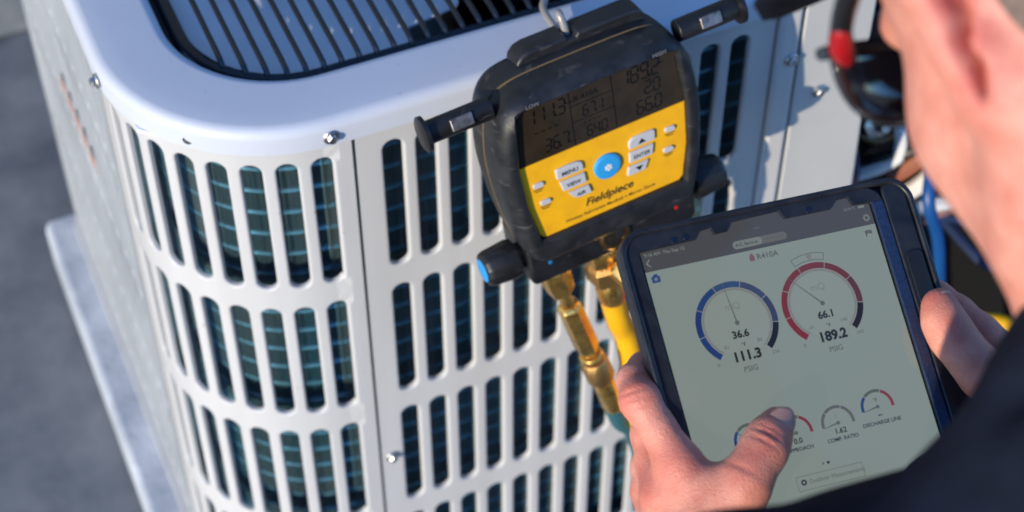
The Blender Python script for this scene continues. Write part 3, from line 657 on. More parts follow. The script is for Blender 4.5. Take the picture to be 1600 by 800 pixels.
U_lg = ui('light', (0.62,0.70,0.66), E0); U_red = ui('red', (0.62,0.10,0.14), E0); U_pink = ui('pink', (0.62,0.30,0.34), E0); U_blue = ui('blue', (0.03,0.16,0.62), E0); U_wh = ui('white', (0.85,0.93,0.88), E0)
U_navy = ui('navy', (0.02,0.035,0.10), E0); U_green = ui('green', (0.26,0.38,0.30), E0)
scr = flat([(-61,-114),(66.8,-114),(66.8,62.6),(-61,62.6)], 0.0, U_bg, 'screen')
def sflat(poly, z, m, name): return flat(poly, z, m, name, scr)
sflat([(-61,45.4),(66.8,45.4),(66.8,62.6),(-61,62.6)], 0.06, U_bar, 'nav_bar')
zt1 = 0.14
def st(s, size, x, y, m, align='LEFT', bold=0.0, z=zt1): return text(s, size*mm, x*mm, y*mm, z*mm, m, scr, align, bold)
def disc(x, y, r_, n=24): return [(x+r_*math.cos(2*math.pi*k/n), y+r_*math.sin(2*math.pi*k/n)) for k in range(n)]
def line(x0,y0,x1,y1,w0,w1=None):
    w1 = w0 if w1 is None else w1; d = Vector((x1-x0,y1-y0)).normalized(); p = Vector((-d.y,d.x))
    return [(x0+p.x*w0/2,y0+p.y*w0/2),(x0-p.x*w0/2,y0-p.y*w0/2),(x1-p.x*w1/2,y1-p.y*w1/2),(x1+p.x*w1/2,y1+p.y*w1/2)]
def arc(cx, cy, r0, r1, a0, a1, z, m, name='gauge_segment', n=None):
    n = n or max(3, int(abs(a1-a0)/5))
    P = [(cx+r1*math.cos(R(a0+(a1-a0)*k/n)), cy+r1*math.sin(R(a0+(a1-a0)*k/n))) for k in range(n+1)]
    Q_ = [(cx+r0*math.cos(R(a1+(a0-a1)*k/n)), cy+r0*math.sin(R(a1+(a0-a1)*k/n))) for k in range(n+1)]
    b = MB(); L_ = [(x*mm,y*mm,z*mm) for x,y in P+list(reversed(Q_))]; m_ = n+1
    b.add(L_, [(k, m_+k, m_+k+1, k+1) for k in range(n)])
    return b.build(name, m, scr, smooth=False)
st('9:16 AM  Thu Sep 12', 2.55, -59.3, 53.2, U_wh)
st('58.84 %', 2.1, 52, 55.2, U_lg); sflat(rrect(60.4,63.8,55.1,56.5,0.3,2), zt1, U_lg, 'battery_icon')
sflat(line(-57.2,51.6,-59.2,49.6,0.45), zt1, U_wh, 'back_arrow'); sflat(line(-59.2,49.8,-57.2,47.8,0.45), zt1, U_wh, 'back_arrow')
sflat(rrect(-11.9,18,47.4,51.6,2.0,5), 0.10, ui('pill dark', (0.42,0.43,0.43), E0), 'service_pill'); sflat(rrect(-11.9,4.2,47.4,51.6,2.0,5), 0.13, U_lg, 'service_pill')
st('A/C Service', 2.55, -10.6, 48.6, U_ink, z=0.2); st('IN PROJECT', 1.9, 6.3, 48.8, U_grey, z=0.2)
for k in range(3): sflat(disc(2.2+k*1.1,56.3,0.3,8), zt1, U_lg, 'menu_dot')
arc(63.2,49.4,0.95,1.6,0,360,zt1,U_lg,'gear_icon',24)
for k in range(8): sflat(line(63.2+1.5*math.cos(R(45*k)),49.4+1.5*math.sin(R(45*k)),63.2+2.1*math.cos(R(45*k)),49.4+2.1*math.sin(R(45*k)),0.55), zt1, U_lg, 'gear_tooth')
sflat(line(60.4,39.3,60.4,42.7,0.4), zt1, U_ink, 'flag_pole'); sflat([(60.6,42.6),(62,42.9),(63.9,42.4),(63.9,40.5),(62,41.0),(60.6,40.7)], zt1, U_grey, 'flag_icon')
sflat([(-58.6,39.2),(-54.2,39.2),(-54.2,41.6),(-53.6,41.6),(-55.2,42.9),(-55.2,43.6),(-55.9,43.6),(-55.9,43.4),(-56.4,43.9),(-59.2,41.6),(-58.6,41.6)], zt1, U_blue, 'house_icon')
for k in range(3): sflat(line(-56.4+1.3*math.cos(R(60*k)),41+1.3*math.sin(R(60*k)),-56.4-1.3*math.cos(R(60*k)),41-1.3*math.sin(R(60*k)),0.3), 0.2, U_wh, 'house_icon_flake')
sflat([(-5.0,39.6),(-2.4,39.6),(-2.3,42.0),(-2.9,42.7),(-3.0,43.6),(-4.3,43.6),(-4.4,42.7),(-5.1,42.0)], zt1, U_pink, 'cylinder_icon')
st('R410A', 4.3, -1.2, 39.8, U_grey, bold=0.02)
def dial(hx, hy, cols, needle, mono):
    sflat(disc(hx,hy,17.2,48), 0.05, ui('dial', (0.82,0.98,0.92), E0), 'dial_face')
    arc(hx,hy,18.35,22.3,232,-52,0.10,U_wh,'gauge_border')
    for k in range(7): arc(hx,hy,18.7,21.95,231-40.2*k-0.5,231-40.2*(k+1)+0.5,zt1,cols[k])
    arc(hx,hy,17.75,18.05,232,-52,zt1,U_pink,'gauge_ring'); arc(hx,hy,17.1,17.35,232,-52,zt1,U_lg,'gauge_ring')
    st('mQ', 5.2, hx, hy+7.2, U_lg, 'CENTER')
    sflat(line(hx,hy,needle[0],needle[1],0.75,0.22), 0.24, U_grey, 'needle'); sflat(disc(hx,hy,1.25,20), 0.26, U_grey, 'needle_hub')
BL = [ui('b%d'%k, c, E0) for k, c in enumerate([(0.02,0.13,0.58),(0.02,0.11,0.52),(0.03,0.15,0.56),(0.08,0.22,0.58),(0.12,0.20,0.46),(0.10,0.14,0.34),(0.005,0.012,0.03)])]
RD = [ui('r%d'%k, c, E0) for k, c in enumerate([(0.62,0.04,0.07),(0.56,0.06,0.09),(0.52,0.09,0.12),(0.50,0.10,0.13),(0.42,0.08,0.11),(0.30,0.08,0.10),(0.02,0.008,0.014)])]
dial(-21.1,10.0,BL,(-23.2,31.8),'b'); dial(26.2,10.3,RD,(11.2,27.5),'r')
st('36.6',5.3,-21.0,2.3,U_ink,'CENTER',0.036); st('°F',3.0,-20.9,-2.6,U_ink,'CENTER'); st('111.3',7.0,-20.6,-9.6,U_ink,'CENTER',0.042); st('PSIG',4.0,-20.6,-15.6,U_grey,'CENTER',0.01)
st('66.1',5.3,26.4,2.6,U_ink,'CENTER',0.036); st('°F',3.0,26.0,-2.4,U_ink,'CENTER'); st('189.2',7.0,26.7,-9.3,U_ink,'CENTER',0.042); st('PSIG',4.0,26.4,-15.4,U_grey,'CENTER',0.01)
for s_, x, y in (('0',-36.7,-10.2),('236',-5.4,-9.6),('-61',-30.4,-2.0),('80',-12,-1.8),('0',10.7,-10.2),('542',41.6,-9.4),('-61',16.9,-1.6),('140',34.8,-1.2)): st(s_,2.7,x,y,U_grey,'CENTER')
arc(26.2,10.3,23.2,23.55,112,72,zt1,U_grey,'bubble_gauge'); arc(26.2,10.3,26.9,27.25,112,72,zt1,U_grey,'bubble_gauge')
for a_ in (112,72): sflat(line(26.2+23.2*math.cos(R(a_)),10.3+23.2*math.sin(R(a_)),26.2+27.2*math.cos(R(a_)),10.3+27.2*math.sin(R(a_)),0.35), zt1, U_grey, 'bubble_gauge')
sflat([(24.6,36.9),(28.0,36.9),(27.4,34.6),(26.3,34.0),(25.2,34.6)], 0.12, U_lg, 'bubble_pointer')
def mini(hx, hy, kind, na):
    c = (U_blue,U_green,U_red) if kind else (U_grey,U_grey,U_grey)
    arc(hx,hy,7.0,9.5,190,-10,0.08,U_wh,'gauge_border')
    for (a0,a1), m_ in zip(((188,134),(131,68),(65,-8)), c): arc(hx,hy,7.5,9.1,a0,a1,zt1,m_)
    sflat(line(hx,hy,hx+8.6*math.cos(R(na)),hy+8.6*math.sin(R(na)),0.9,0.25), 0.2, U_grey, 'needle'); sflat(disc(hx,hy,1.0,16), 0.22, U_grey, 'needle_hub')
    st('°F' if kind else ':', 2.8, hx-0.4, hy+2.6, U_ink, 'CENTER')
mini(-31.0,-50.0,1,140); mini(-7.1,-51.4,1,190); mini(16.0,-51.3,0,190); mini(38.9,-48.0,1,190)
st('0.0',3.9,-7.2,-56.8,U_ink,'CENTER',0.02); st('APPROACH',2.75,-7.2,-60.6,U_navy,'CENTER',0.018)
st('1.62',3.9,16.1,-56.6,U_ink,'CENTER',0.02); st('COMP. RATIO',2.75,16.2,-60.3,U_navy,'CENTER',0.018)
st('--',3.6,38.9,-53.2,U_ink,'CENTER',0.03); st('DISCHARGE LINE',2.75,38.8,-57.0,U_navy,'CENTER',0.018)
st('SUPERHEAT',2.75,-31,-59.5,U_navy,'CENTER',0.018)
sflat(disc(2.1,-69.4,0.6), zt1, U_grey, 'page_dot'); sflat(disc(4.9,-69.4,0.75), zt1, U_navy, 'page_dot')
for q in (line(-14,-73.2,22,-73.2,0.25),line(-14,-80.4,22,-80.4,0.25),line(-14,-73.2,-14,-80.4,0.25),line(22,-73.2,22,-80.4,0.25)): sflat(q, zt1, U_grey, 'button_outline')
arc(-10.4,-76.4,0.7,1.5,0,360,zt1,U_navy,'measure_icon',20); st('Outdoor Measurements',3.1,-7.8,-77.6,U_grey)

# ------------------------------------------------------------------ person: distance fields turned into one continuous skin
import openvdb
def sdf_mesh(fun, lo, hi, vx):
    lo = np.array(lo, float); n = np.ceil((np.array(hi)-lo)/vx).astype(int)+1
    ax_ = [ (lo[i]+vx*np.arange(n[i])).astype(np.float32) for i in range(3)]
    X, Y, Z = np.meshgrid(*ax_, indexing='ij')
    d = fun((X,Y,Z)).astype(np.float32)
    gr_ = openvdb.FloatGrid(float(4*vx)); gr_.copyFromArray(np.clip(d,-4*vx,4*vx))
    p, q = gr_.convertToQuads(0.0)
    return np.asarray(p)*vx+lo, np.asarray(q)
def cap(P, a, b, r1, r2):
    a = np.array(a, np.float32); b = np.array(b, np.float32); ba = b-a
    q = [P[i]-a[i] for i in range(3)]; h = np.clip(sum(q[i]*ba[i] for i in range(3))/float(ba@ba), 0, 1)
    return np.sqrt(sum((q[i]-ba[i]*h)**2 for i in range(3)))-(r1+(r2-r1)*h)
def ell(P, c, r_, M=None):
    q = [P[i]-c[i] for i in range(3)]
    if M is not None: q = [sum(q[j]*float(M[i][j]) for j in range(3)) for i in range(3)]
    k0 = np.sqrt(sum((q[i]/r_[i])**2 for i in range(3))); k1 = np.sqrt(sum((q[i]/r_[i]**2)**2 for i in range(3)))+1e-9
    return k0*(k0-1)/k1
def smin(a, b, k):
    h = np.maximum(k-np.abs(a-b), 0)/k; return np.minimum(a, b)-h*h*k*0.25
def smax(a, b, k): return -smin(-a, -b, k)
def chain(P, js, k=3):
    d = None
    for (p, r1), (q, r2) in zip(js, js[1:]):
        c = cap(P, p, q, r1, r2); d = c if d is None else smin(d, c, k)
    return d
def hand_left(P):
    palm = cap(P,(-63,-116,-6),(-70.5,-54,-3),22,11.5)
    for q, r_ in (((-78.5,-66,-12),12),((-81,-81,-22),12),((-77,-94,-33),11)): palm = smin(palm, cap(P,(-65,-118,-12),q,20,r_), 7)
    palm = smin(palm, cap(P,(-64,-98,2),(-61,-70,2),15,9), 12)
    th = chain(P, [((-66,-92,4),17),((-50,-76,12),13.4),((-44.5,-70,14.5),13.0),((-38,-63.5,15),11.0),((-30.5,-57,13.8),11.5),((-25.5,-51.5,11.5),10.4),((-18.8,-45.8,9.3),8.9)], 5)
    d = smin(palm, th, 13)
    d = smin(d, cap(P,(-70,-60,0),(-55,-76,8),8,8), 11)
    for q in ((-71,-56,6.5),(-79,-66,-1)): d = smin(d, cap(P,(-64,-104,10),q,3.0,3.4), 5)      # tendons over the back of the hand
    ix = chain(P, [((-70.5,-52,-1),12.0),((-75.5,-34,-2),9.4),((-79.5,-17,-4.5),10.9),((-77.5,-5,-15),8.8),((-68,1.5,-24.5),8.4),((-50,5,-25),7.4)], 3)
    md = chain(P, [((-78.5,-66,-12),12.2),((-76,-47,-24),9.8),((-74,-32,-27),9.4),((-64,-18,-25.5),8.6),((-48,-14,-25),7.5)], 3)
    rg = chain(P, [((-81,-81,-22),12),((-80,-60,-33),9.6),((-76,-47,-36),9.2),((-66,-36,-29),8.4),((-46,-34,-25),7.2)], 3)
    pk = chain(P, [((-77,-94,-33),11),((-77,-75,-41),8.8),((-74,-64,-42),8.2),((-58,-57,-32),7.4),((-46,-54,-25),6.5)], 3)
    for f_, k in ((ix,5),(md,5),(rg,4),(pk,4)): d = smin(d, f_, k)
    d = smin(d, cap(P,(-70,-116,-10),(-96,-190,-30),23,30), 14)
    # skin creases over the thumb joints and a first knuckle dimple
    for (c, a_, w_, dp) in (((-30,-50.0,24.0),(0.72,0.69,0),1.2,1.5),((-33.5,-53.0,25.0),(0.72,0.69,0),1.0,1.2),((-27.5,-48,23.0),(0.72,0.69,0),0.9,0.9),((-48,-64,25),(0.72,0.69,0),1.4,0.8)):
        t_ = (P[0]-c[0])*a_[0]+(P[1]-c[1])*a_[1]; rad = np.sqrt((P[0]-c[0])**2+(P[1]-c[1])**2+(P[2]-c[2])**2)
        d = d+dp*np.exp(-(t_/w_)**2)*np.clip(1-rad/11,0,1)
    for (c, a_, w_, dp) in (((-86,-13,3),(0.1,1,0),1.1,1.0),((-86,-17,4),(0.1,1,0),1.0,0.9),((-86,-21,4),(0.1,1,0),1.0,0.7)):
        t_ = (P[1]-c[1]); rad = np.sqrt((P[0]-c[0])**2+(P[1]-c[1])**2+(P[2]-c[2])**2); d = d+dp*np.exp(-(t_/w_)**2)*np.clip(1-rad/13,0,1)
    return d
def hand_right(P):
    palm = cap(P,(140,-112,-18),(122,-40,-12),21,11.5)
    for q, r_ in (((127,-56,-24),12),((125,-72,-34),11.5),((119,-86,-41),10.5)): palm = smin(palm, cap(P,(140,-114,-24),q,19,r_), 9)
    th = chain(P, [((130,-96,-6),17),((108,-66,8),14),((92.5,-45,15),12.0),((86.5,-34,16),10.6),((82.5,-23,15),11.0),((81.3,-14,13.3),10.0),((82.2,-6,12),9.0)], 6)
    d = smin(palm, th, 14)
    ix = chain(P, [((122,-40,-12),11.8),((109,-22,-9),10.0),((101,-9,-12),9.8),((97,3,-20),8.6),((84,7,-25),8.2),((66,8,-25),7.3)], 4)
    md = chain(P, [((127,-56,-24),12),((112,-34,-24),10),((103,-24,-27),9.4),((84,-16,-26),8.4),((64,-14,-25),7.3)], 4)
    rg = chain(P, [((125,-72,-34),11.5),((110,-50,-35),9.6),((100,-42,-35),9),((82,-36,-28),8.2),((64,-34,-25),7.2)], 4)
    pk = chain(P, [((119,-86,-41),10.5),((104,-68,-42),8.6),((95,-62,-40),8),((78,-56,-30),7.2),((66,-54,-25),6.4)], 4)
    for f_, k in ((ix,5),(md,5),(rg,4),(pk,4)): d = smin(d, f_, k)
    d = smin(d, cap(P,(140,-112,-20),(178,-190,-40),23,29), 14)
    for (c, w_, dp) in (((85,-23,26),1.1,1.0),((86,-27,27),1.0,0.9),((84,-19.5,25),0.9,0.6),((87.5,-31,27),1.0,0.5)):
        t_ = (P[1]-c[1])*0.95-(P[0]-c[0])*0.3; rad = np.sqrt((P[0]-c[0])**2+(P[1]-c[1])**2+(P[2]-c[2])**2)
        d = d+dp*np.exp(-(t_/w_)**2)*np.clip(1-rad/10,0,1)
    return d
# head frame: face turned down to the tablet
cR, cU, cF = Vector((0.9177,-0.3973,0)), Vector((0.2946,0.6803,0.6712)), Vector((0.2667,0.6159,-0.7413))
hf = (cR*-0.15+cU*-0.33+cF*0.91).normalized(); hu = (cR*-0.38+cU*0.90+cF*0.2); hu = (hu-hf*hu.dot(hf)).normalized(); hl = hu.cross(hf)
LOBE = Vector((0.0277,-0.5048,1.1211))
HO = LOBE-(hf*0.002+hl*0.080-hu*0.030)
HM = Matrix((hf,hl,hu)).transposed().to_4x4(); HM.translation = HO; HMi = HM.inverted()
NECK = Vector((0.150,-0.577,0.968)); nb = HMi @ NECK*1000; LSH = Vector((-0.0743,-0.5717,0.9473)); RSH = Vector((0.290,-0.560,0.890)); CHEST = Vector((0.125,-0.585,0.80)); HIP = Vector((0.13,-0.66,0.47))
def rotm(axis, deg): return Matrix.Rotation(R(deg), 3, axis)
def head(P):
    Pm = (P[0], np.abs(P[1]), P[2])
    d = ell(P,(-12,0,38),(98,77,84))
    d = smin(d, ell(P,(42,0,-14),(50,62,74)), 22)
    d = smin(d, cap(Pm,(2,54,-38),(12,52,-62),17,15), 20)
    d = smin(d, cap(Pm,(12,55,-62),(80,13,-96),15,14), 18)
    d = smin(d, ell(Pm,(52,46,-18),(26,24,24)), 18)
    d = smin(d, ell(Pm,(42,52,-48),(30,17,34)), 18)
    d = smin(d, cap(Pm,(84,8,33),(76,42,32),10,9), 12)
    d = smin(d, chain(P,[((90,0,28),6),((101,0,6),7),((110,0,-16),10)],4), 8)
    d = smin(d, ell(Pm,(102,9,-19),(9,8,7)), 5)
    d = smax(d, -ell(Pm,(104,31,17),(13,15,9)), 8)
    d = smin(d, ell(Pm,(81,31,17),(12.5,13,12)), 2)
    d = smin(d, ell(P,(91,0,-47),(8,23,5)), 4); d = smin(d, ell(P,(90,0,-56),(8,20,6)), 4)
    d = smin(d, cap(P,(-34,0,-20),tuple(nb),56,60), 26)
    d = smin(d, cap(Pm,(-6,60,-36),(nb.x+26,30,nb.z+14),15,17), 18)
    # ears: tilted shell, rim and lobe, hollow in front, deep fold behind
    ear = chain(Pm,[((6,72,30),9),((-8,77,32),9.5),((-13,78.5,12),10),((-8,76,-8),9.5),((2,72,-22),9)],8)
    d = smin(d, ear, 16)
    fp = [(-28,44,2.8),(-26,22,2.8),(-20.5,2,2.8),(-12,-18,2.5),(-6,-27,2.2)]
    fold = None
    for l_ in (73,78,83,88):
        c_ = chain(Pm,[((x-(l_-78)*0.25,l_-max(0,-z)*0.12,z),r_) for x, z, r_ in fp],3); fold = c_ if fold is None else np.minimum(fold, c_)
    d = smax(d, -fold, 2.0)
    return d
skin = mat('skin', (0.57,0.205,0.150), 0.5, var=0.1, vscale=70, bump=0.0003, bscale=700, sss=0.25, col2=(0.73,0.33,0.25), spec=0.4, detail=7)
_n = skin.node_tree; _b = _n.nodes['Principled BSDF']; _at = _n.nodes.new('ShaderNodeAttribute'); _at.attribute_name = 'flush_and_fold_shade'
_mx = _n.nodes.new('ShaderNodeMix'); _mx.data_type = 'RGBA'; _src = _b.inputs['Base Color'].links[0].from_socket
_n.links.new(_at.outputs['Fac'], _mx.inputs[0]); _n.links.new(_src, _mx.inputs[6]); _mx.inputs[7].default_value = (0.50,0.085,0.070,1); _n.links.new(_mx.outputs[2], _b.inputs['Base Color'])
_vo = _n.nodes.new('ShaderNodeTexVoronoi'); _vo.feature = 'DISTANCE_TO_EDGE'; _vo.inputs['Scale'].default_value = 620
_tc = _n.nodes.new('ShaderNodeTexCoord'); _n.links.new(_tc.outputs['Object'], _vo.inputs['Vector'])
_bp = _n.nodes.new('ShaderNodeBump'); _bp.inputs['Distance'].default_value = 0.0004; _bp.inputs['Strength'].default_value = 0.8
_old = _b.inputs['Normal'].links[0].from_socket; _n.links.new(_vo.outputs['Distance'], _bp.inputs['Height']); _n.links.new(_old, _bp.inputs['Normal']); _n.links.new(_bp.outputs[0], _b.inputs['Normal'])
person = empty('person', (0.13,-0.62,0.0))
tag(person, 'person in a dark navy shirt and cap holding a tablet with both hands', 'person')
PI_ = Matrix.Translation(person.location).inverted()
def tow(M, p, s=0.001): 
    A = np.array(M)[:3,:3]*s; return p @ A.T+np.array(M)[:3,3]
pieces = []
p, q = sdf_mesh(hand_left, (-125,-205,-75), (0,25,40), 1.15); pieces.append((tow(TM,p),q))
p, q = sdf_mesh(hand_right, (50,-205,-80), (215,30,40), 1.3); pieces.append((tow(TM,p),q))
p, q = sdf_mesh(head, (-150,-115,-235), (130,115,140), 2.2); pieces.append((tow(HM,p),q))
def torso_skin(P):
    W = lambda v: tuple(Vector(v)*1000)
    d = cap(P,W(NECK),W(CHEST),56,80)
    lw = TM @ Vector((-0.096,-0.190,-0.030)); rw = TM @ Vector((0.178,-0.190,-0.040))
    for s_, e_, w_ in ((LSH,LEL,lw),(RSH,REL,rw)):
        d = smin(d, cap(P,W(NECK-Vector((0,0,0.06))),W(s_),50,40), 30)
        d = smin(d, cap(P,W(s_),W(e_),42,34), 15); d = smin(d, cap(P,W(e_),W(w_),34,27), 12)
    d = smin(d, cap(P,W(CHEST),W(HIP),95,95), 40)
    return d
LEL = Vector((-0.17,-0.70,0.67)); REL = Vector((0.40,-0.58,0.63))
p, q = sdf_mesh(torso_skin, (-230,-800,380), (520,-300,1060), 9); pieces.append((p*0.001,q))
def to_obj(p, q, name):
    me = bpy.data.meshes.new(name); me.from_pydata([tuple(v) for v in p], [], [tuple(int(i) for i in f) for f in q])
    bm = bmesh.new(); bm.from_mesh(me); bmesh.ops.recalc_face_normals(bm, faces=bm.faces); bm.to_mesh(me); bm.free(); return me
def relax(me, it=2, f=0.4):
    bm = bmesh.new(); bm.from_mesh(me)
    for _ in range(it): bmesh.ops.smooth_vert(bm, verts=bm.verts, factor=f, use_axis_x=True, use_axis_y=True, use_axis_z=True)
    bm.to_mesh(me); bm.free()
tmp = [link('t', to_obj(p, q, 't')) for p, q in pieces]
for t_ in tmp: relax(t_.data, 1, 0.4)
base = tmp[0]
for t_ in tmp[1:]:
    md_ = base.modifiers.new('u','BOOLEAN'); md_.operation = 'UNION'; md_.object = t_
    try: md_.solver = 'MANIFOLD'
    except Exception: md_.solver = 'EXACT'
dg = bpy.context.evaluated_depsgraph_get(); bme = bpy.data.meshes.new_from_object(base.evaluated_get(dg))
print('BODY verts', len(bme.vertices), [len(t_.data.vertices) for t_ in tmp])
for t_ in tmp: bpy.data.objects.remove(t_)
co = np.empty(len(bme.vertices)*3); bme.vertices.foreach_get('co', co); co = co.reshape(-1,3)
fl = np.zeros(len(co))  # redness of knuckles, fingertips and lips; ear fold shade painted in as dark red
for loc_, r_, a_ in [(TM @ (Vector(q)*0.001), rr*0.001, st_) for q, rr, st_ in (((-18,-45,10),9,0.55),((-29,-52,23),7,0.45),((-43,-63,26),9,0.35),((-90,-17,0),9,0.5),((-77,-50,9),11,0.35),((-92,-60,-6),10,0.45),((-93,-46,-12),9,0.35),((82,-5,14),9,0.55),((84,-24,25),7,0.45),((101,-9,-4),9,0.45),((92,-45,26),10,0.3))]+[(HM @ Vector((-0.009,0.076,-0.022)),0.006,0.9),(HM @ Vector((-0.015,0.077,-0.010)),0.006,0.9),(HM @ Vector((-0.020,0.078,0.003)),0.006,0.95),(HM @ Vector((-0.024,0.078,0.014)),0.006,0.95),(HM @ Vector((-0.027,0.078,0.028)),0.008,0.95),(HM @ Vector((0.095,0,-0.05)),0.02,0.6)]:
    fl = np.maximum(fl, a_*np.exp(-((co-np.array(loc_))**2).sum(1)/(2*r_*r_)))
at_ = bme.attributes.new('flush_and_fold_shade','FLOAT','POINT'); at_.data.foreach_set('value', fl.astype(np.float32))
bme.name = 'skin_body'; bme.materials.clear(); finish(bme, skin, True, 0)
bme.transform(PI_); body = link('body', bme, person)
# nails
M_nail = mat('nail', (0.66,0.33,0.27), 0.42, sss=0.2, spec=0.25)
def nail(c, ax_, nrm, r_, Ln, half, name='thumbnail'):
    c = Vector(c); d = Vector(ax_).normalized(); n = Vector(nrm); n = (n-d*n.dot(d)).normalized(); t = d.cross(n); b = MB(); nu, nv = 9, 9
    for i in range(nu+1):
        s_ = i/nu; hw = half*(0.80+0.2*math.sin(math.pi*min(1,s_*1.15)))*(1 if s_ < 0.72 else math.sqrt(max(0.05,1-((s_-0.72)/0.29)**2)))
        if s_ < 0.15: hw *= 0.75+1.6*s_
        for j in range(nv+1):
            a_ = R(hw)*(2*j/nv-1); rr = r_*(1-0.17*s_)-0.25*abs(2*j/nv-1)**3
            b.v.append(tuple((c+d*(Ln*s_)+n*(rr*math.cos(a_))+t*(rr*math.sin(a_)))*0.001))
    b.f = [(i*(nv+1)+j, i*(nv+1)+j+1, (i+1)*(nv+1)+j+1, (i+1)*(nv+1)+j) for i in range(nu) for j in range(nv)]
    me = b.mesh(name, M_nail); me.transform(PI_ @ TM); o = link(name, me, person)
    so_ = o.modifiers.new('s','SOLIDIFY'); so_.thickness = 0.0006; so_.offset = 0
    return o
nail((-25.5,-51.8,11.6),(9,8.5,-3.4),(0.30,0.10,1),11.0,15.5,48)
nail((81.5,-14.5,13.2),(0.6,10,-2),(0.42,0.1,1),10.3,13.5,46)
# shirt
def wr(P, s_, a_):  # cloth folds
    return a_*(np.sin(P[0]*0.031*s_+1.7*np.sin(P[2]*0.017*s_))*np.cos(P[2]*0.026*s_+P[1]*0.021*s_)+0.5*np.sin(P[1]*0.06*s_+P[2]*0.045*s_+1.3*np.sin(P[0]*0.03*s_)))
FOLD = [[[-0.0439, -0.5918, 1.0906], [-0.0307, -0.5922, 1.095], [-0.0155, -0.5949, 1.0981], [0.0075, -0.5988, 1.1032]], [[-0.0374, -0.5848, 1.0784], [-0.0239, -0.5852, 1.083], [-0.0082, -0.5881, 1.0862], [0.0153, -0.5921, 1.0914]], [[-0.031, -0.5779, 1.0663], [-0.0171, -0.5783, 1.0709], [-0.001, -0.5812, 1.0743], [0.0232, -0.5853, 1.0796]], [[-0.0245, -0.571, 1.0541], [-0.0103, -0.5714, 1.0589], [0.0062, -0.5744, 1.0623], [0.031, -0.5786, 1.0678]], [[-0.0181, -0.564, 1.0419], [-0.0035, -0.5645, 1.0469], [0.0134, -0.5675, 1.0504], [0.0389, -0.5718, 1.056]]]   # one deep crease across the shoulder
TRAP = [((0.0725,-0.5734,1.0411),47),((0.0515,-0.5797,1.0279),47),((0.0216,-0.5880,0.9910),44),((-0.0236,-0.5900,0.9650),44)]
def shirt(P):
    W = lambda v: tuple(Vector(v)*1000)
    lw = TM @ Vector((-0.082,-0.152,-0.018)); rw = TM @ Vector((0.158,-0.150,-0.028))
    d = cap(P,W(NECK-Vector((0,0,0.045))),W(CHEST),70,118)
    for s_, e_, w_ in ((LSH,LEL,lw),(RSH,REL,rw)):
        d = smin(d, cap(P,W(NECK-Vector((0,-0.005,0.045))),W(s_),60,48), 30)
        d = smin(d, cap(P,W(s_),W(e_),49,46), 20); d = smin(d, cap(P,W(e_),W(w_),50,40), 18)
    d = smin(d, chain(P,[(W(v),r_) for v, r_ in TRAP]+[(W(LSH),50)],8), 14)
    d = smin(d, cap(P,W(CHEST),W(HIP),125,135), 60)
    ND = (HO-NECK).normalized(); nk = cap(P,W(NECK-ND*0.06),W(NECK+ND*0.03),80,72); t_ = sum((P[i]-(NECK[i]+ND[i]*0.03)*1000)*ND[i] for i in range(3))
    d = smin(d, smax(nk, t_, 5), 10)
    fold = None
    for row in FOLD:
        c_ = chain(P,[(W(v),2.6) for v in row],3); fold = c_ if fold is None else np.minimum(fold, c_)
    d = d+wr(P,1.0,3.2)+wr(P,2.3,1.8)
    d = smax(d, -fold, 14)
    for e_, w_ in ((LEL,lw),(REL,rw)):                                          # open cuffs
        D = (w_-e_).normalized(); t_ = sum((P[i]-w_[i]*1000)*D[i] for i in range(3))
        near = cap(P,W(w_),W(w_+D*0.05),60,60)
        d = np.where(near < 0, smax(d, t_-2, 4), d)
    return d
M_shirt = mat('dark navy shirt cloth', (0.008,0.011,0.022), 0.9, var=0.3, vscale=30, bump=0.0005, bscale=1400, spec=0.12)
p, q = sdf_mesh(shirt, (-260,-850,300), (560,-290,1080), 5.0)
me = to_obj(p*0.001, q, 'shirt'); relax(me, 2, 0.5); finish(me, M_shirt, True, 0); me.transform(PI_); link('shirt', me, person)
def legs(P):
    W = lambda v: tuple(Vector(v)*1000); d = cap(P,W(HIP+Vector((-0.06,0,0))),W(HIP+Vector((0.06,0,0))),120,120)
    for sx in (-1,1):
        h = HIP+Vector((sx*0.09,0,-0.02)); k = Vector((0.13+sx*0.15,-0.36,0.075)); a_ = Vector((0.13+sx*0.13,-0.78,0.06))
        d = smin(d, cap(P,W(h),W(k),95,66), 40); d = smin(d, cap(P,W(k),W(a_),62,46), 14)
    return smax(d+wr(P,1.2,2.0), -P[2]+4, 6)
p, q = sdf_mesh(legs, (-180,-900,-20), (440,-240,640), 8)
me = to_obj(p*0.001, q, 'trousers'); relax(me, 2, 0.5); finish(me, mat('charcoal work trousers', (0.03,0.03,0.034), 0.85, bump=0.0004, bscale=1200), True, 0); me.transform(PI_); link('trousers', me, person)
for sx in (-1,1):
    b = MB(); b.tube(spline([(0.13+sx*0.13,-0.77,0.055),(0.13+sx*0.13,-0.86,0.05),(0.13+sx*0.13,-0.885,0.02)],5),[0.05]*4+[0.047]*4+[0.04]*3,14)
    me = b.mesh('work_boot', mat('brown leather', (0.06,0.03,0.015), 0.6)); me.transform(PI_); link('work_boot', me, person)
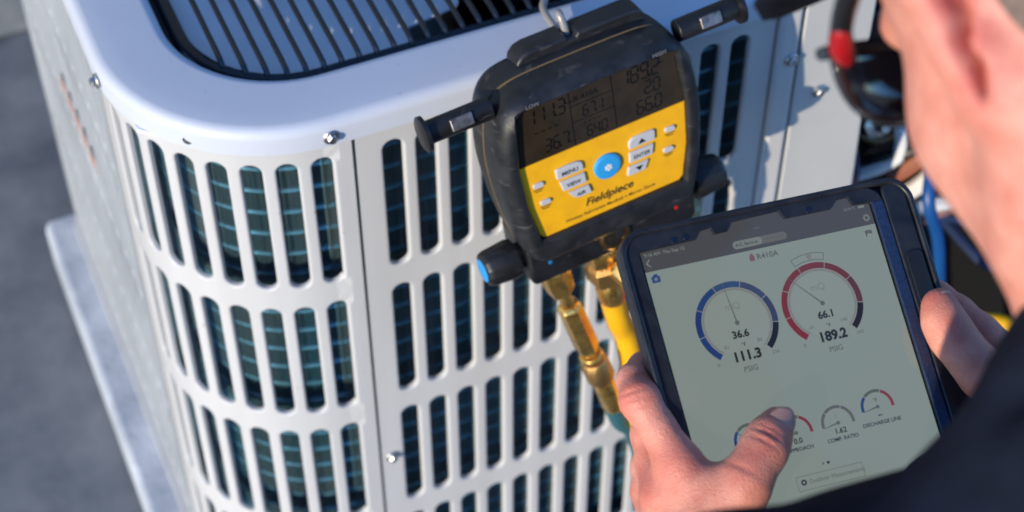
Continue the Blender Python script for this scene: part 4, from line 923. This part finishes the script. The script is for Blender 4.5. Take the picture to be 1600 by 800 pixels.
# hair, cap, sunglasses (head-local millimetres)
def hl_obj(name, b, m, parent=person, **k):
    me = b.mesh(name, m, **k) if isinstance(b, MB) else b
    me.transform(PI_ @ HM); return link(name, me, parent)
def hair(P):
    Pm = (P[0], np.abs(P[1]), P[2])
    d = smin(ell(P,(-12,0,38),(98,77,84)), cap(P,(-34,0,-20),tuple(nb),56,60), 26)-1.6
    cut = (P[2]-18)*0.55+(P[0]+26)*0.85             # in front of this plane there is no hair
    d = smax(d, cut, 3); return smax(d, -(P[2]+52), 6)
p, q = sdf_mesh(hair, (-130,-100,-80), (60,100,140), 2.5); me = to_obj(p*0.001, q, 'hair'); finish(me, mat('short grey brown hair', (0.16,0.12,0.10), 0.8, var=0.4, vscale=250, bump=0.001, bscale=900), True, 0)
hl_obj('hair', me, None)
def capf(P):
    d = ell(P,(-10,0,44),(103,83,90)); d = smax(d, -(P[2]-56-(P[0])*0.14), 4)
    d = smax(d, -ell(P,(-10,0,40),(100,80,86)), 1); return d
p, q = sdf_mesh(capf, (-120,-95,30), (105,95,145), 2.5); me = to_obj(p*0.001, q, 'cap'); finish(me, M_shirt, True, 0); co = hl_obj('cap', me, None)
b = MB(); nn = 14; vv = []
for i in range(nn+1):
    y = -76+152*i/nn; x0 = -10+103*math.sqrt(max(0,1-(y/83)**2))-8; x1 = 84+66*math.sqrt(max(0,1-(y/80)**4))
    for j in range(7):
        t_ = j/6; vv.append(((x0+(x1-x0)*t_)*mm, y*mm, (74-10*(y/76)**2+2+6*t_)*mm))
b.add(vv, [(i*7+j, i*7+j+1, (i+1)*7+j+1, (i+1)*7+j) for i in range(nn) for j in range(6)])
o = hl_obj('cap_brim', b, M_shirt, person); s2 = o.modifiers.new('s','SOLIDIFY'); s2.thickness = 0.003
M_gl = mat('black sunglass frame', (0.012,0.012,0.014), 0.25); M_lens = mat('smoke lens', (0.03,0.032,0.036), 0.06); 
sg_ = empty('sunglasses', mtx=HM); tag(sg_, 'black wraparound sunglasses with red hinge accents worn by the person', 'sunglasses')
for sy in (-1,1):
    MB().tube(spline([(m_[0]*mm,sy*m_[1]*mm,m_[2]*mm) for m_ in ((-8,80,33),(8,79.5,38),(40,77.5,36),(64,74,32),(78,69,28))],5), [0.0035]*6+[0.0042]*10+[0.0048]*5, 10).build('temple_arm', M_gl, sg_)
    rd = MB(); rd.tube(spline([(x*mm,sy*y*mm,z*mm) for x,y,z in ((56,76.5,32),(63,75.5,30),(71,73,27.5),(77,69.5,25))],5), [0.0018,0.0025,0.0031,0.0035,0.0038,0.0041,0.0043,0.0045,0.0045,0.0044,0.0041,0.0038,0.0035,0.003,0.0025,0.0018], 12)
    rd.build('hinge_accent', mat('red plastic', (0.33,0.008,0.012), 0.35), sg_)
    b = MB(); vv = []
    for i in range(9):
        y = 8+66*i/8; x = 112-30*(y/76)**2.6
        for j in range(7):
            t_ = j/6*2-1; hgt = 17*(1-0.3*abs(2*i/8-1)**3); vv.append(((x+2-5*t_*t_)*mm, sy*y*0.96*mm, (19+hgt*t_)*mm))
    b.add(vv, [(i*7+j, i*7+j+1, (i+1)*7+j+1, (i+1)*7+j) for i in range(8) for j in range(6)])
    o = b.build('lens', M_lens, sg_); s3 = o.modifiers.new('s','SOLIDIFY'); s3.thickness = 0.0022
    MB().tube(spline([(x*mm,sy*y*mm,z*mm) for x,y,z in ((84,74,34),(98,50,36),(110,20,34),(112,4,30),(112,0,30))],5), 0.0028, 8).build('brow_bar', M_gl, sg_)
